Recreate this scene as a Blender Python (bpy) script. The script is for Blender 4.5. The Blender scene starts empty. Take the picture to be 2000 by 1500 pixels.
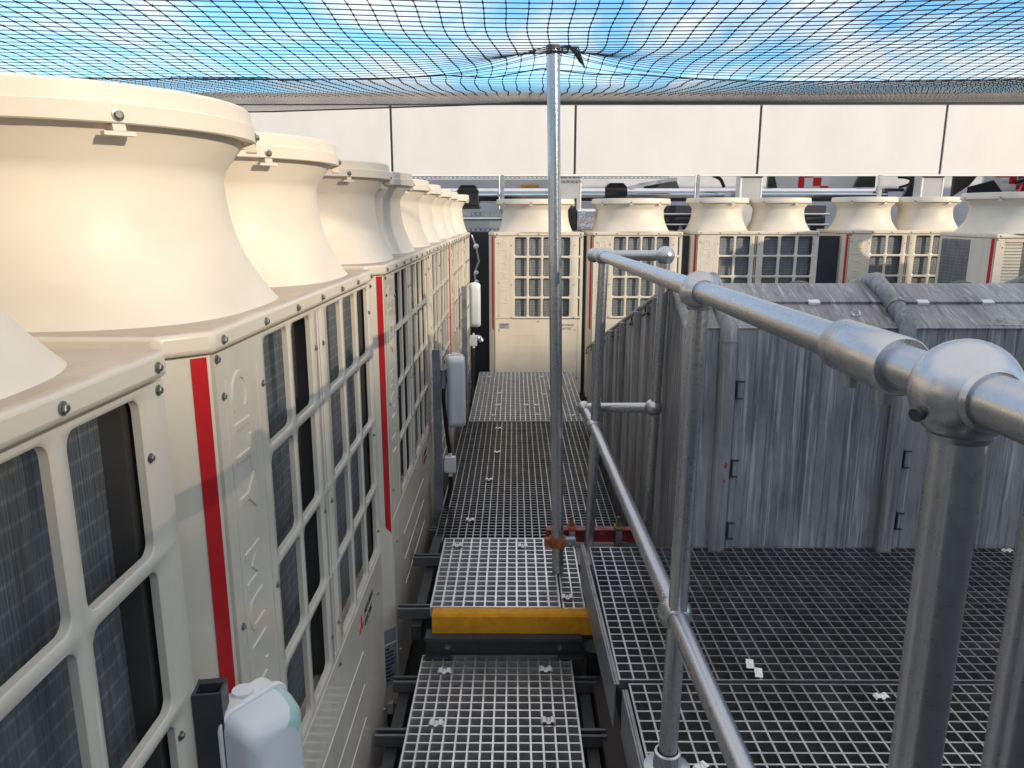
import bpy, bmesh, math, random
from mathutils import Vector, Matrix
random.seed(7)
SC = bpy.context.scene
COL = SC.collection
R = math.radians

# ------------------------------------------------------------------ camera
CAM_H = 1.61
cd = bpy.data.cameras.new('camera')
cam = bpy.data.objects.new('camera', cd)
COL.objects.link(cam)
cd.sensor_width = 36.0
cd.lens = 1480.0 / 2000.0 * 36.0
cd.clip_start = 0.02
cd.clip_end = 2000
cam.location = (0, 0, CAM_H)
cam.rotation_euler = (math.pi / 2 - math.atan(330 / 1480.0), 0, math.atan(5 / 1480.0))
SC.camera = cam

# ------------------------------------------------------------------ light
SUN_AZ, SUN_EL = 50.0, 14.0          # degrees: from behind the camera (-Y) towards +X
sdir = Vector((math.sin(R(SUN_AZ)) * math.cos(R(SUN_EL)),
               -math.cos(R(SUN_AZ)) * math.cos(R(SUN_EL)), math.sin(R(SUN_EL))))
sl = bpy.data.lights.new('sun', 'SUN')
sl.energy = 2.0
sl.angle = R(1.1)
sl.color = (1.0, 0.83, 0.62)
so = bpy.data.objects.new('sun', sl)
so.rotation_euler = (-sdir).to_track_quat('-Z', 'Y').to_euler()
COL.objects.link(so)

world = bpy.data.worlds.new('World')
SC.world = world
world.use_nodes = True
wn, wl = world.node_tree.nodes, world.node_tree.links
wn.clear()
w_out = wn.new('ShaderNodeOutputWorld')
w_bg = wn.new('ShaderNodeBackground')
w_bg.inputs['Strength'].default_value = 0.15
sky = wn.new('ShaderNodeTexSky')
sky.sky_type = 'NISHITA'
sky.sun_disc = False
sky.sun_elevation = R(SUN_EL)
sky.sun_rotation = R(180 - SUN_AZ)
sky.air_density = 1.0
sky.dust_density = 0.3
sky.ozone_density = 2.0
hs = wn.new('ShaderNodeHueSaturation')
hs.inputs['Saturation'].default_value = 1.12
hs.inputs['Value'].default_value = 1.0
wl.new(sky.outputs[0], hs.inputs['Color'])
tc = wn.new('ShaderNodeTexCoord')
sep = wn.new('ShaderNodeSeparateXYZ')
wl.new(tc.outputs['Generated'], sep.inputs[0])
zc = wn.new('ShaderNodeMath'); zc.operation = 'MAXIMUM'; zc.inputs[1].default_value = 0.0
wl.new(sep.outputs['Z'], zc.inputs[0])
za = wn.new('ShaderNodeMath'); za.operation = 'ADD'; za.inputs[1].default_value = 0.16
wl.new(zc.outputs[0], za.inputs[0])
dx = wn.new('ShaderNodeMath'); dx.operation = 'DIVIDE'
dy = wn.new('ShaderNodeMath'); dy.operation = 'DIVIDE'
wl.new(sep.outputs['X'], dx.inputs[0]); wl.new(za.outputs[0], dx.inputs[1])
wl.new(sep.outputs['Y'], dy.inputs[0]); wl.new(za.outputs[0], dy.inputs[1])
cmb = wn.new('ShaderNodeCombineXYZ')
wl.new(dx.outputs[0], cmb.inputs['X']); wl.new(dy.outputs[0], cmb.inputs['Y'])
cl = wn.new('ShaderNodeTexNoise')
cl.inputs['Scale'].default_value = 1.7
cl.inputs['Detail'].default_value = 7
cl.inputs['Roughness'].default_value = 0.62
cl.inputs['Distortion'].default_value = 0.5
wl.new(cmb.outputs[0], cl.inputs['Vector'])
cr = wn.new('ShaderNodeValToRGB')
cr.color_ramp.elements[0].position = 0.42
cr.color_ramp.elements[1].position = 0.62
wl.new(cl.outputs['Fac'], cr.inputs['Fac'])
tint = wn.new('ShaderNodeMix'); tint.data_type = 'RGBA'; tint.blend_type = 'MULTIPLY'
tint.inputs['Factor'].default_value = 1.0
tint.inputs['B'].default_value = (0.68, 0.90, 1.04, 1)
wl.new(hs.outputs[0], tint.inputs['A'])
ov = wn.new('ShaderNodeMapRange'); ov.interpolation_type = 'SMOOTHSTEP'
ov.inputs['From Min'].default_value = 0.32; ov.inputs['From Max'].default_value = 0.62
ov.inputs['To Max'].default_value = 0.85
wl.new(sep.outputs['Z'], ov.inputs['Value'])
cmx = wn.new('ShaderNodeMath'); cmx.operation = 'MAXIMUM'
crs = wn.new('ShaderNodeMath'); crs.operation = 'MULTIPLY'; crs.inputs[1].default_value = 0.85
wl.new(cr.outputs['Color'], crs.inputs[0])
wl.new(crs.outputs[0], cmx.inputs[0]); wl.new(ov.outputs[0], cmx.inputs[1])
mx = wn.new('ShaderNodeMix'); mx.data_type = 'RGBA'
wl.new(cmx.outputs[0], mx.inputs['Factor'])
wl.new(tint.outputs['Result'], mx.inputs['A'])
mx.inputs['B'].default_value = (4.2, 4.08, 4.0, 1)
wl.new(mx.outputs['Result'], w_bg.inputs['Color'])
wl.new(w_bg.outputs[0], w_out.inputs[0])

SC.view_settings.view_transform = 'Standard'
SC.view_settings.look = 'None'
SC.view_settings.gamma = 1.0
SC.view_settings.exposure = 0.92
SC.render.engine = 'CYCLES'
SC.render.resolution_x = 1024
SC.render.resolution_y = 768


# ------------------------------------------------------------------ materials
def mat(name, color, rough=0.5, metal=0.0, var=0.0, scale=8.0, stretch=(1, 1, 1), color2=None,
        lo=0.35, hi=0.65, bump=0.0, bscale=60.0, rvar=0.0, spec=0.5, detail=5, coat=0.0):
    m = bpy.data.materials.new(name)
    m.use_nodes = True
    nt = m.node_tree
    n, l = nt.nodes, nt.links
    b = n['Principled BSDF']
    b.inputs['Base Color'].default_value = (*color, 1)
    b.inputs['Roughness'].default_value = rough
    b.inputs['Metallic'].default_value = metal
    b.inputs['Specular IOR Level'].default_value = spec
    b.inputs['Coat Weight'].default_value = coat
    if color2 or var or bump or rvar:
        t = n.new('ShaderNodeTexCoord')
        mp = n.new('ShaderNodeMapping')
        mp.inputs['Scale'].default_value = stretch
        l.new(t.outputs['Object'], mp.inputs['Vector'])
        no = n.new('ShaderNodeTexNoise')
        no.inputs['Scale'].default_value = scale
        no.inputs['Detail'].default_value = detail
        no.inputs['Roughness'].default_value = 0.6
        l.new(mp.outputs[0], no.inputs['Vector'])
        if color2 or var:
            rp = n.new('ShaderNodeValToRGB')
            rp.color_ramp.elements[0].position = lo
            rp.color_ramp.elements[1].position = hi
            c2 = color2 or tuple(c * (1 - var) for c in color)
            rp.color_ramp.elements[0].color = (*c2, 1)
            rp.color_ramp.elements[1].color = (*color, 1)
            l.new(no.outputs['Fac'], rp.inputs['Fac'])
            l.new(rp.outputs['Color'], b.inputs['Base Color'])
        if rvar:
            mr = n.new('ShaderNodeMapRange')
            mr.inputs['From Min'].default_value = 0.3
            mr.inputs['From Max'].default_value = 0.7
            mr.inputs['To Min'].default_value = rough
            mr.inputs['To Max'].default_value = rough + rvar
            l.new(no.outputs['Fac'], mr.inputs['Value'])
            l.new(mr.outputs[0], b.inputs['Roughness'])
        if bump:
            n2 = n.new('ShaderNodeTexNoise')
            n2.inputs['Scale'].default_value = bscale
            n2.inputs['Detail'].default_value = 4
            l.new(mp.outputs[0], n2.inputs['Vector'])
            bp = n.new('ShaderNodeBump')
            bp.inputs['Strength'].default_value = bump
            bp.inputs['Distance'].default_value = 0.01
            l.new(n2.outputs['Fac'], bp.inputs['Height'])
            l.new(bp.outputs['Normal'], b.inputs['Normal'])
    return m


def coil_material():
    m = bpy.data.materials.new('coil_fins')
    m.use_nodes = True
    n, l = m.node_tree.nodes, m.node_tree.links
    b = n['Principled BSDF']
    t = n.new('ShaderNodeTexCoord')
    s = n.new('ShaderNodeSeparateXYZ')
    l.new(t.outputs['Object'], s.inputs[0])

    def saw(axis, pitch, a, c):
        mu = n.new('ShaderNodeMath'); mu.operation = 'MULTIPLY'; mu.inputs[1].default_value = 1.0 / pitch
        l.new(s.outputs[axis], mu.inputs[0])
        fr = n.new('ShaderNodeMath'); fr.operation = 'PINGPONG'; fr.inputs[1].default_value = 0.5
        l.new(mu.outputs[0], fr.inputs[0])
        mr = n.new('ShaderNodeMapRange')
        mr.inputs['From Min'].default_value = a
        mr.inputs['From Max'].default_value = c
        l.new(fr.outputs[0], mr.inputs['Value'])
        return mr.outputs[0]
    mf = n.new('ShaderNodeMapping'); mf.inputs['Scale'].default_value = (420, 30, 5)
    l.new(t.outputs['Object'], mf.inputs[0])
    nf = n.new('ShaderNodeTexNoise'); nf.inputs['Scale'].default_value = 1.0; nf.inputs['Detail'].default_value = 4
    l.new(mf.outputs[0], nf.inputs['Vector'])
    rf_ = n.new('ShaderNodeMapRange'); rf_.inputs['From Min'].default_value = 0.3; rf_.inputs['From Max'].default_value = 0.7
    l.new(nf.outputs['Fac'], rf_.inputs['Value'])
    fins = rf_.outputs[0]
    tubes = saw('Z', 0.028, 0.36, 0.5)
    no = n.new('ShaderNodeTexNoise'); no.inputs['Scale'].default_value = 14; no.inputs['Detail'].default_value = 6
    mp = n.new('ShaderNodeMapping'); mp.inputs['Scale'].default_value = (8, 8, 1)
    l.new(t.outputs['Object'], mp.inputs[0]); l.new(mp.outputs[0], no.inputs['Vector'])
    m1 = n.new('ShaderNodeMix'); m1.data_type = 'RGBA'
    m1.inputs['A'].default_value = (0.135, 0.15, 0.16, 1)
    m1.inputs['B'].default_value = (0.235, 0.255, 0.268, 1)
    l.new(fins, m1.inputs['Factor'])
    m2 = n.new('ShaderNodeMix'); m2.data_type = 'RGBA'
    m2.inputs['B'].default_value = (0.40, 0.42, 0.43, 1)
    l.new(m1.outputs['Result'], m2.inputs['A'])
    mm = n.new('ShaderNodeMath'); mm.operation = 'MULTIPLY'
    l.new(tubes, mm.inputs[0]); l.new(no.outputs['Fac'], mm.inputs[1])
    l.new(mm.outputs[0], m2.inputs['Factor'])
    m3 = n.new('ShaderNodeMix'); m3.data_type = 'RGBA'; m3.blend_type = 'MULTIPLY'
    m3.inputs['Factor'].default_value = 0.7
    l.new(m2.outputs['Result'], m3.inputs['A'])
    rp = n.new('ShaderNodeValToRGB')
    rp.color_ramp.elements[0].position = 0.35; rp.color_ramp.elements[0].color = (0.62, 0.64, 0.66, 1)
    rp.color_ramp.elements[1].position = 0.65; rp.color_ramp.elements[1].color = (1, 1, 1, 1)
    l.new(no.outputs['Fac'], rp.inputs['Fac']); l.new(rp.outputs['Color'], m3.inputs['B'])
    l.new(m3.outputs['Result'], b.inputs['Base Color'])
    b.inputs['Roughness'].default_value = 0.45
    b.inputs['Metallic'].default_value = 0.35
    bp = n.new('ShaderNodeBump'); bp.inputs['Strength'].default_value = 0.5; bp.inputs['Distance'].default_value = 0.004
    l.new(fins, bp.inputs['Height']); l.new(bp.outputs['Normal'], b.inputs['Normal'])
    return m


def lead_material(name='weathered_lead', ys=1.0, light=0.42, dk=0.5):
    m = bpy.data.materials.new(name)
    m.use_nodes = True
    n, l = m.node_tree.nodes, m.node_tree.links
    b = n['Principled BSDF']
    t = n.new('ShaderNodeTexCoord')

    def noise(sc, stretch, lo, hi, det=6, dist=0.0):
        mp = n.new('ShaderNodeMapping'); mp.inputs['Scale'].default_value = (stretch[0], stretch[1] * ys, stretch[2])
        l.new(t.outputs['Object'], mp.inputs[0])
        no = n.new('ShaderNodeTexNoise'); no.inputs['Scale'].default_value = sc
        no.inputs['Detail'].default_value = det; no.inputs['Roughness'].default_value = 0.65
        no.inputs['Distortion'].default_value = dist
        l.new(mp.outputs[0], no.inputs['Vector'])
        mr = n.new('ShaderNodeMapRange')
        mr.inputs['From Min'].default_value = lo; mr.inputs['From Max'].default_value = hi
        l.new(no.outputs['Fac'], mr.inputs['Value'])
        return mr.outputs[0]
    big = noise(3.4, (1, 1, 0.4), 0.40, 0.60)
    streak = noise(60, (1, 1, 0.035), 0.52, 0.64, 9, 0.5)
    dark = noise(62, (1, 1, 0.018), 0.52, 0.575, 8, 0.6)
    patch = noise(5, (1, 1, 0.25), 0.55, 0.68, 6, 0.5)
    m1 = n.new('ShaderNodeMix'); m1.data_type = 'RGBA'
    m1.inputs['A'].default_value = (0.185, 0.188, 0.202, 1)
    m1.inputs['B'].default_value = (0.335, 0.337, 0.352, 1)
    l.new(big, m1.inputs['Factor'])
    m2 = n.new('ShaderNodeMix'); m2.data_type = 'RGBA'
    m2.inputs['B'].default_value = (0.74, 0.75, 0.78, 1)
    sc = n.new('ShaderNodeMath'); sc.operation = 'MULTIPLY'; sc.inputs[1].default_value = light
    l.new(streak, sc.inputs[0]); l.new(sc.outputs[0], m2.inputs['Factor'])
    l.new(m1.outputs['Result'], m2.inputs['A'])
    m3 = n.new('ShaderNodeMix'); m3.data_type = 'RGBA'
    m3.inputs['B'].default_value = (0.035, 0.038, 0.05, 1)
    s3 = n.new('ShaderNodeMath'); s3.operation = 'MULTIPLY'; s3.inputs[1].default_value = dk
    l.new(dark, s3.inputs[0]); l.new(s3.outputs[0], m3.inputs['Factor'])
    l.new(m2.outputs['Result'], m3.inputs['A'])
    m4 = n.new('ShaderNodeMix'); m4.data_type = 'RGBA'
    m4.inputs['B'].default_value = (0.30, 0.275, 0.29, 1)
    s4 = n.new('ShaderNodeMath'); s4.operation = 'MULTIPLY'; s4.inputs[1].default_value = 0.75
    l.new(patch, s4.inputs[0]); l.new(s4.outputs[0], m4.inputs['Factor'])
    l.new(m3.outputs['Result'], m4.inputs['A'])
    l.new(m4.outputs['Result'], b.inputs['Base Color'])
    b.inputs['Roughness'].default_value = 0.55
    b.inputs['Metallic'].default_value = 0.25
    bp = n.new('ShaderNodeBump'); bp.inputs['Strength'].default_value = 0.25; bp.inputs['Distance'].default_value = 0.012
    ad = n.new('ShaderNodeMath'); ad.operation = 'ADD'
    l.new(big, ad.inputs[0]); l.new(streak, ad.inputs[1])
    l.new(ad.outputs[0], bp.inputs['Height']); l.new(bp.outputs['Normal'], b.inputs['Normal'])
    return m


M = {}
M['cream'] = mat('cream_enamel', (0.69, 0.635, 0.53), 0.085, color2=(0.60, 0.545, 0.45), scale=4.0, stretch=(1.6, 1.6, 0.6), lo=0.28, hi=0.6, rvar=0.035, detail=9, bump=0.008, bscale=2.2, spec=0.5)
M['cream_matt'] = mat('cream_painted_duct', (0.73, 0.665, 0.565), 0.38, color2=(0.64, 0.575, 0.48), scale=3.2, stretch=(1, 1, 2.2), lo=0.25, hi=0.62, rvar=0.22, spec=0.42, bump=0.03, bscale=5, detail=9)
_m = M['cream_dusty'] = mat('cream_dusty_lid', (0.67, 0.60, 0.49), 0.22, color2=(0.37, 0.29, 0.23), scale=7, lo=0.42, hi=0.82, rvar=0.3, detail=10)
_n, _l = _m.node_tree.nodes, _m.node_tree.links
_b = _n['Principled BSDF']
_src = _b.inputs['Base Color'].links[0].from_socket
_g = _n.new('ShaderNodeNewGeometry'); _s = _n.new('ShaderNodeSeparateXYZ'); _l.new(_g.outputs['Normal'], _s.inputs[0])
_r = _n.new('ShaderNodeMapRange'); _r.inputs['From Min'].default_value = 0.55; _r.inputs['From Max'].default_value = 0.98
_l.new(_s.outputs['Z'], _r.inputs['Value'])
_x = _n.new('ShaderNodeMix'); _x.data_type = 'RGBA'; _x.inputs['A'].default_value = (0.69, 0.62, 0.51, 1)
_l.new(_r.outputs[0], _x.inputs['Factor']); _l.new(_src, _x.inputs['B']); _l.new(_x.outputs['Result'], _b.inputs['Base Color'])
M['red'] = mat('red_stripe_paint', (0.52, 0.018, 0.022), 0.22, var=0.15, scale=4)
M['coil'] = coil_material()
M['endplate'] = mat('dark_end_plate', (0.075, 0.07, 0.066), 0.5, var=0.3, scale=6)
M['black'] = mat('black_plastic', (0.012, 0.012, 0.014), 0.5)
M['darkgrey'] = mat('dark_grey_steel', (0.06, 0.066, 0.075), 0.45, metal=0.3, var=0.3, scale=9, bump=0.1)
M['galv'] = mat('galvanised_steel', (0.53, 0.545, 0.57), 0.25, metal=0.92, color2=(0.52, 0.53, 0.55), scale=90, lo=0.35, hi=0.65, rvar=0.10)
M['galv_dull'] = mat('galvanised_dull', (0.36, 0.385, 0.42), 0.42, metal=0.75, color2=(0.24, 0.26, 0.29), scale=14, rvar=0.15)
M['strut'] = mat('strut_steel', (0.20, 0.21, 0.23), 0.4, metal=0.6, var=0.4, scale=12)
M['zinc'] = mat('bright_zinc_bolt', (0.40, 0.40, 0.39), 0.38, metal=0.9, var=0.5, scale=120)
M['clip'] = mat('bright_clip', (0.92, 0.91, 0.89), 0.3, metal=0.15, var=0.1, scale=60)
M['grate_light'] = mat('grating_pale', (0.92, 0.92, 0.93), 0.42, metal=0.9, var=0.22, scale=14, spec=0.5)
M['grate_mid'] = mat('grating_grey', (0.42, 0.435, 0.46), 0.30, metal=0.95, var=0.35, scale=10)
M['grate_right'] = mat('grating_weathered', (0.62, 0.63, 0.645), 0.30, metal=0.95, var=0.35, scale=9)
M['roofing'] = mat('roof_membrane', (0.016, 0.017, 0.018), 0.8, color2=(0.009, 0.009, 0.01), scale=3, bump=0.2)
M['yellow'] = mat('yellow_grit_nosing', (1.0, 0.46, 0.01), 0.5, color2=(0.82, 0.35, 0.006), scale=30, bump=0.9, bscale=380)
M['lead'] = lead_material()
M['lead_slope'] = lead_material('weathered_lead_slope', 0.12, 0.42, 0.35)
M['lead_roll'] = lead_material('weathered_lead_roll', 1.0, 0.25, 0.3)
M['silver'] = mat('aluminium_cladding', (0.78, 0.79, 0.81), 0.16, metal=1.0, var=0.12, scale=6, bump=0.08, bscale=10)
M['white_panel'] = mat('white_coated_panel', (0.74, 0.71, 0.685), 0.38, color2=(0.68, 0.65, 0.625), scale=1.6, stretch=(1, 1, 0.5), lo=0.3, hi=0.62, rvar=0.15, bump=0.06, bscale=1.1, detail=8)
M['white_trim'] = mat('white_trim', (0.84, 0.82, 0.79), 0.4)
M['post_grey'] = mat('pale_grey_post', (0.47, 0.47, 0.47), 0.45, var=0.12, scale=4)
M['wall_grey'] = mat('grey_wall', (0.62, 0.64, 0.67), 0.8, var=0.2, scale=2)
M['beige_wall'] = mat('beige_render', (0.58, 0.54, 0.51), 0.85, var=0.25, scale=1.5, bump=0.2)
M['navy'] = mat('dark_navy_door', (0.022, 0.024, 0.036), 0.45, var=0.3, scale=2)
M['white_plastic'] = mat('white_plastic', (0.82, 0.82, 0.82), 0.28, var=0.03)
M['diffuser'] = mat('clear_diffuser', (0.72, 0.75, 0.76), 0.22, var=0.06, scale=3)
M['brown'] = mat('brown_steel', (0.055, 0.042, 0.042), 0.6, color2=(0.035, 0.028, 0.03), scale=3, stretch=(3, 0.5, 1))
M['redoxide'] = mat('red_primer', (0.30, 0.035, 0.04), 0.55, color2=(0.30, 0.20, 0.19), scale=25, lo=0.3, hi=0.5)
M['rust'] = mat('rusty_steel', (0.42, 0.12, 0.03), 0.7, color2=(0.20, 0.06, 0.03), scale=60)
M['brass'] = mat('brassy_steel', (0.30, 0.25, 0.12), 0.45, metal=0.7, var=0.4, scale=40)
M['plate'] = mat('pale_steel_plate', (0.36, 0.33, 0.35), 0.5, var=0.3, scale=9)
M['foil'] = mat('crinkled_foil', (0.8, 0.8, 0.82), 0.12, metal=1.0, bump=1.0, bscale=26)
M['net'] = mat('black_net_cord', (0.012, 0.013, 0.016), 0.7)
M['sticker'] = mat('blue_grey_sticker', (0.27, 0.30, 0.36), 0.4)
M['sticker_dark'] = mat('dark_print', (0.05, 0.06, 0.09), 0.5)
M['paper'] = mat('silver_sticker', (0.42, 0.44, 0.47), 0.35, metal=0.3)
M['brightred'] = mat('bright_red_film', (0.62, 0.012, 0.02), 0.4)
M['whitefilm'] = mat('white_film', (0.80, 0.81, 0.83), 0.35)
M['greywhite'] = mat('grey_white_panel', (0.70, 0.72, 0.75), 0.5, var=0.08, scale=2)
M['pvc'] = mat('black_cable', (0.015, 0.015, 0.017), 0.4)
M['sky_reflect_glass'] = mat('dark_glass', (0.05, 0.055, 0.06), 0.15)
M['blocker_brown'] = mat('sun_blocker_brown', (0.30, 0.25, 0.21), 0.85, var=0.3, scale=2)  # colour of the added, unseen sun blocker
M['green'] = mat('green_glow_paint', (0.42, 0.62, 0.54), 0.22, var=0.2, scale=6)  # LED glow put into the colour, nothing emits


# ------------------------------------------------------------------ mesh helpers
class MB:
    def __init__(s):
        s.v, s.f = [], []

    def add(s, verts, faces, mtx=None):
        o = len(s.v)
        if mtx is not None:
            verts = [tuple(mtx @ Vector(p)) for p in verts]
        s.v.extend(verts)
        s.f.extend([tuple(i + o for i in f) for f in faces])
        return s

    def box(s, x0, x1, y0, y1, z0, z1, mtx=None):
        v = [(x0, y0, z0), (x1, y0, z0), (x1, y1, z0), (x0, y1, z0),
             (x0, y0, z1), (x1, y0, z1), (x1, y1, z1), (x0, y1, z1)]
        return s.add(v, [(0, 3, 2, 1), (4, 5, 6, 7), (0, 1, 5, 4), (1, 2, 6, 5), (2, 3, 7, 6), (3, 0, 4, 7)], mtx)

    def prism(s, poly, z0, z1, mtx=None):
        n = len(poly)
        v = [(p[0], p[1], z0) for p in poly] + [(p[0], p[1], z1) for p in poly]
        a = sum(poly[i][0] * poly[(i + 1) % n][1] - poly[(i + 1) % n][0] * poly[i][1] for i in range(n))
        f = [tuple(range(n - 1, -1, -1)), tuple(range(n, 2 * n))] + \
            [(i, (i + 1) % n, n + (i + 1) % n, n + i) for i in range(n)]
        if a < 0:
            f = [t[::-1] for t in f]
        return s.add(v, f, mtx)

    def tube(s, pts, r, n=16, cap=True, closed=False):
        pts = [Vector(p) for p in pts]
        m = len(pts)
        o = len(s.v)
        up = None
        rings = []
        for i, p in enumerate(pts):
            if closed:
                d = pts[(i + 1) % m] - pts[i - 1]
            else:
                d = pts[min(i + 1, m - 1)] - pts[max(i - 1, 0)]
            d.normalize()
            if up is None:
                up = Vector((0, 0, 1)) if abs(d.z) < 0.9 else Vector((1, 0, 0))
            u = d.cross(up)
            if u.length < 1e-5:
                u = d.cross(Vector((0, 1, 0)))
            u.normalize()
            w = u.cross(d).normalized()
            up = w
            rr = r[i] if isinstance(r, (list, tuple)) else r
            for k in range(n):
                a = 2 * math.pi * k / n
                q = p + (u * math.cos(a) + w * math.sin(a)) * rr
                s.v.append(tuple(q))
        for i in range(m if closed else m - 1):
            j = (i + 1) % m
            for k in range(n):
                k2 = (k + 1) % n
                s.f.append((o + i * n + k, o + j * n + k, o + j * n + k2, o + i * n + k2))
        if cap and not closed:
            s.f.append(tuple(o + k for k in range(n)))
            s.f.append(tuple(o + (m - 1) * n + k for k in range(n - 1, -1, -1)))
        return s

    def lathe(s, prof, n=24, mtx=None, shape=None):
        """prof: (r, z[, expo]) from bottom to top; expo is a superellipse exponent."""
        v, f = [], []
        for q in prof:
            r, z = q[0], q[1]
            e = q[2] if len(q) > 2 else 2
            for k in range(n):
                a = 2 * math.pi * k / n
                c, sn = math.cos(a), math.sin(a)
                rr = r if e == 2 else r / (abs(c) ** e + abs(sn) ** e) ** (1.0 / e)
                v.append((rr * c, rr * sn, z))
        for i in range(len(prof) - 1):
            for k in range(n):
                k2 = (k + 1) % n
                f.append((i * n + k, i * n + k2, (i + 1) * n + k2, (i + 1) * n + k))
        return s.add(v, f, mtx)

    def sphere(s, c, r, nu=24, nv=14, sz=1.0):
        c = Vector(c)
        prof = []
        for i in range(nv + 1):
            a = -math.pi / 2 + math.pi * i / nv
            prof.append((max(r * math.cos(a), 1e-5), r * sz * math.sin(a)))
        return s.lathe(prof, nu, Matrix.Translation(c))

    def build(s, name, m, parent=None, smooth=35, bevel=0, seg=2, loc=None):
        used = sorted({i for q in s.f for i in q})
        if len(used) < len(s.v):
            ren = {a: b for b, a in enumerate(used)}
            s.v, s.f = [s.v[i] for i in used], [tuple(ren[i] for i in q) for q in s.f]
        me = bpy.data.meshes.new(name)
        me.from_pydata(s.v, [], s.f)
        me.validate()
        me.materials.append(m)
        if smooth:
            me.polygons.foreach_set('use_smooth', [True] * len(me.polygons))
            me.set_sharp_from_angle(angle=R(smooth))
        me.update()
        o = bpy.data.objects.new(name, me)
        COL.objects.link(o)
        if parent:
            o.parent = parent
        if loc:
            o.location = loc
        if bevel:
            b = o.modifiers.new('bevel', 'BEVEL')
            b.width = bevel
            b.segments = seg
            b.limit_method = 'ANGLE'
            b.angle_limit = R(40)
        return o


def tag(o, label, cat, group=None):
    o['label'] = label
    o['category'] = cat
    if group:
        o['group'] = group
    return o


def empty(name, loc, label, cat, group=None, rz=0.0):
    o = bpy.data.objects.new(name, None)
    COL.objects.link(o)
    o.empty_display_size = 0.1
    o.location = loc
    o.rotation_euler = (0, 0, rz)
    return tag(o, label, cat, group)


def copy_tree(o, parent=None):
    c = o.copy()
    COL.objects.link(c)
    if parent:
        c.parent = parent
    for ch in list(o.children):
        copy_tree(ch, c)
    return c


def struct(o):
    o['kind'] = 'structure'
    return o


def text_mesh(body, size, depth, bev=0.0, space=1.0):
    """returns verts, faces of extruded lettering in the XY plane"""
    cu = bpy.data.curves.new('lettering', 'FONT')
    cu.body = body
    cu.size = size
    cu.extrude = depth
    cu.space_character = space
    cu.bevel_depth = bev
    cu.bevel_resolution = 1
    cu.resolution_u = 3
    ob = bpy.data.objects.new('lettering', cu)
    COL.objects.link(ob)
    dg = bpy.context.evaluated_depsgraph_get()
    dg.update()
    me = bpy.data.meshes.new_from_object(ob.evaluated_get(dg))
    v = [tuple(p.co) for p in me.vertices]
    f = [tuple(p.vertices) for p in me.polygons]
    bpy.data.objects.remove(ob)
    bpy.data.curves.remove(cu)
    bpy.data.meshes.remove(me)
    return v, f


# ------------------------------------------------------------------ pierced panels
def pierced(mb, cols, rows, rad=0.018, th=0.013, lip=0.003, d0=0.0, K=6):
    """flat sheet in local X/Z facing -Y with rounded holes. cols: (a0,a1,h0,h1|None)"""
    def quad(a0, a1, z0, z1):
        mb.add([(a0, d0, z0), (a1, d0, z0), (a1, d0, z1), (a0, d0, z1)], [(0, 1, 2, 3)])
    for (a0, a1, h0, h1) in cols:
        for (z0, z1, g0, g1) in rows:
            if h0 is None or g0 is None:
                quad(a0, a1, z0, z1)
                continue
            r = min(rad, (h1 - h0) * 0.499, (g1 - g0) * 0.499)
            inner, outer, wide = [], [], []
            for (cx, cz, sx, sz, ang, X, Z) in ((h1 - r, g1 - r, 1, 1, 0, a1, z1), (h0 + r, g1 - r, -1, 1, 90, a0, z1),
                                                (h0 + r, g0 + r, -1, -1, 180, a0, z0), (h1 - r, g0 + r, 1, -1, 270, a1, z0)):
                arc = []
                for k in range(K + 1):
                    a = R(ang + 90.0 * k / K)
                    arc.append((cx + r * math.cos(a), cz + r * math.sin(a), math.cos(a), math.sin(a)))
                first_v = ang in (0, 180)
                for k, (x, z, ca, sa) in enumerate(arc):
                    inner.append((x, z))
                    wide.append((x + ca * lip, z + sa * lip))
                    t = k / (K / 2)
                    if first_v:
                        o = (X, arc[0][1] + (Z - arc[0][1]) * t) if t <= 1 else (X + (arc[-1][0] - X) * (t - 1), Z)
                    else:
                        o = (arc[0][0] + (X - arc[0][0]) * t, Z) if t <= 1 else (X, Z + (arc[-1][1] - Z) * (t - 1))
                    outer.append(o)
            n = len(inner)
            v = [(p[0], d0, p[1]) for p in outer] + [(p[0], d0, p[1]) for p in wide] + \
                [(p[0] - 0.3 * 0, d0 + lip * 0.8, p[1]) for p in inner] + [(p[0], d0 + th, p[1]) for p in inner]
            f = []
            for lay in range(3):
                for i in range(n):
                    j = (i + 1) % n
                    f.append((lay * n + i, lay * n + j, (lay + 1) * n + j, (lay + 1) * n + i))
            mb.add(v, f)
    A0, A1 = cols[0][0], cols[-1][1]
    Z0, Z1 = min(r_[0] for r_ in rows), max(r_[1] for r_ in rows)
    e = 0.012
    ring = [(A0, Z0), (A1, Z0), (A1, Z1), (A0, Z1)]
    v = [(x, d0, z) for x, z in ring] + [(x, d0 + e, z) for x, z in ring]
    mb.add(v, [(i, 4 + i, 4 + (i + 1) % 4, (i + 1) % 4) for i in range(4)])
    return mb


def bolt_mesh(mb, a, z, d=0.0, s=1.0):
    """hex bolt head with washer, axis along -Y"""
    T = Matrix.Translation((a, d, z)) @ Matrix.Rotation(R(90), 4, 'X')
    mb.lathe([(0.0095 * s, 0), (0.0095 * s, 0.0018 * s), (0.0068 * s, 0.0022 * s)], 14, T)
    T2 = T @ Matrix.Rotation(random.uniform(0, 1), 4, 'Z')
    mb.lathe([(0.0064 * s, 0.002 * s), (0.0064 * s, 0.0062 * s), (0.005 * s, 0.0075 * s), (0.0005, 0.0075 * s)], 6, T2)


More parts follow.
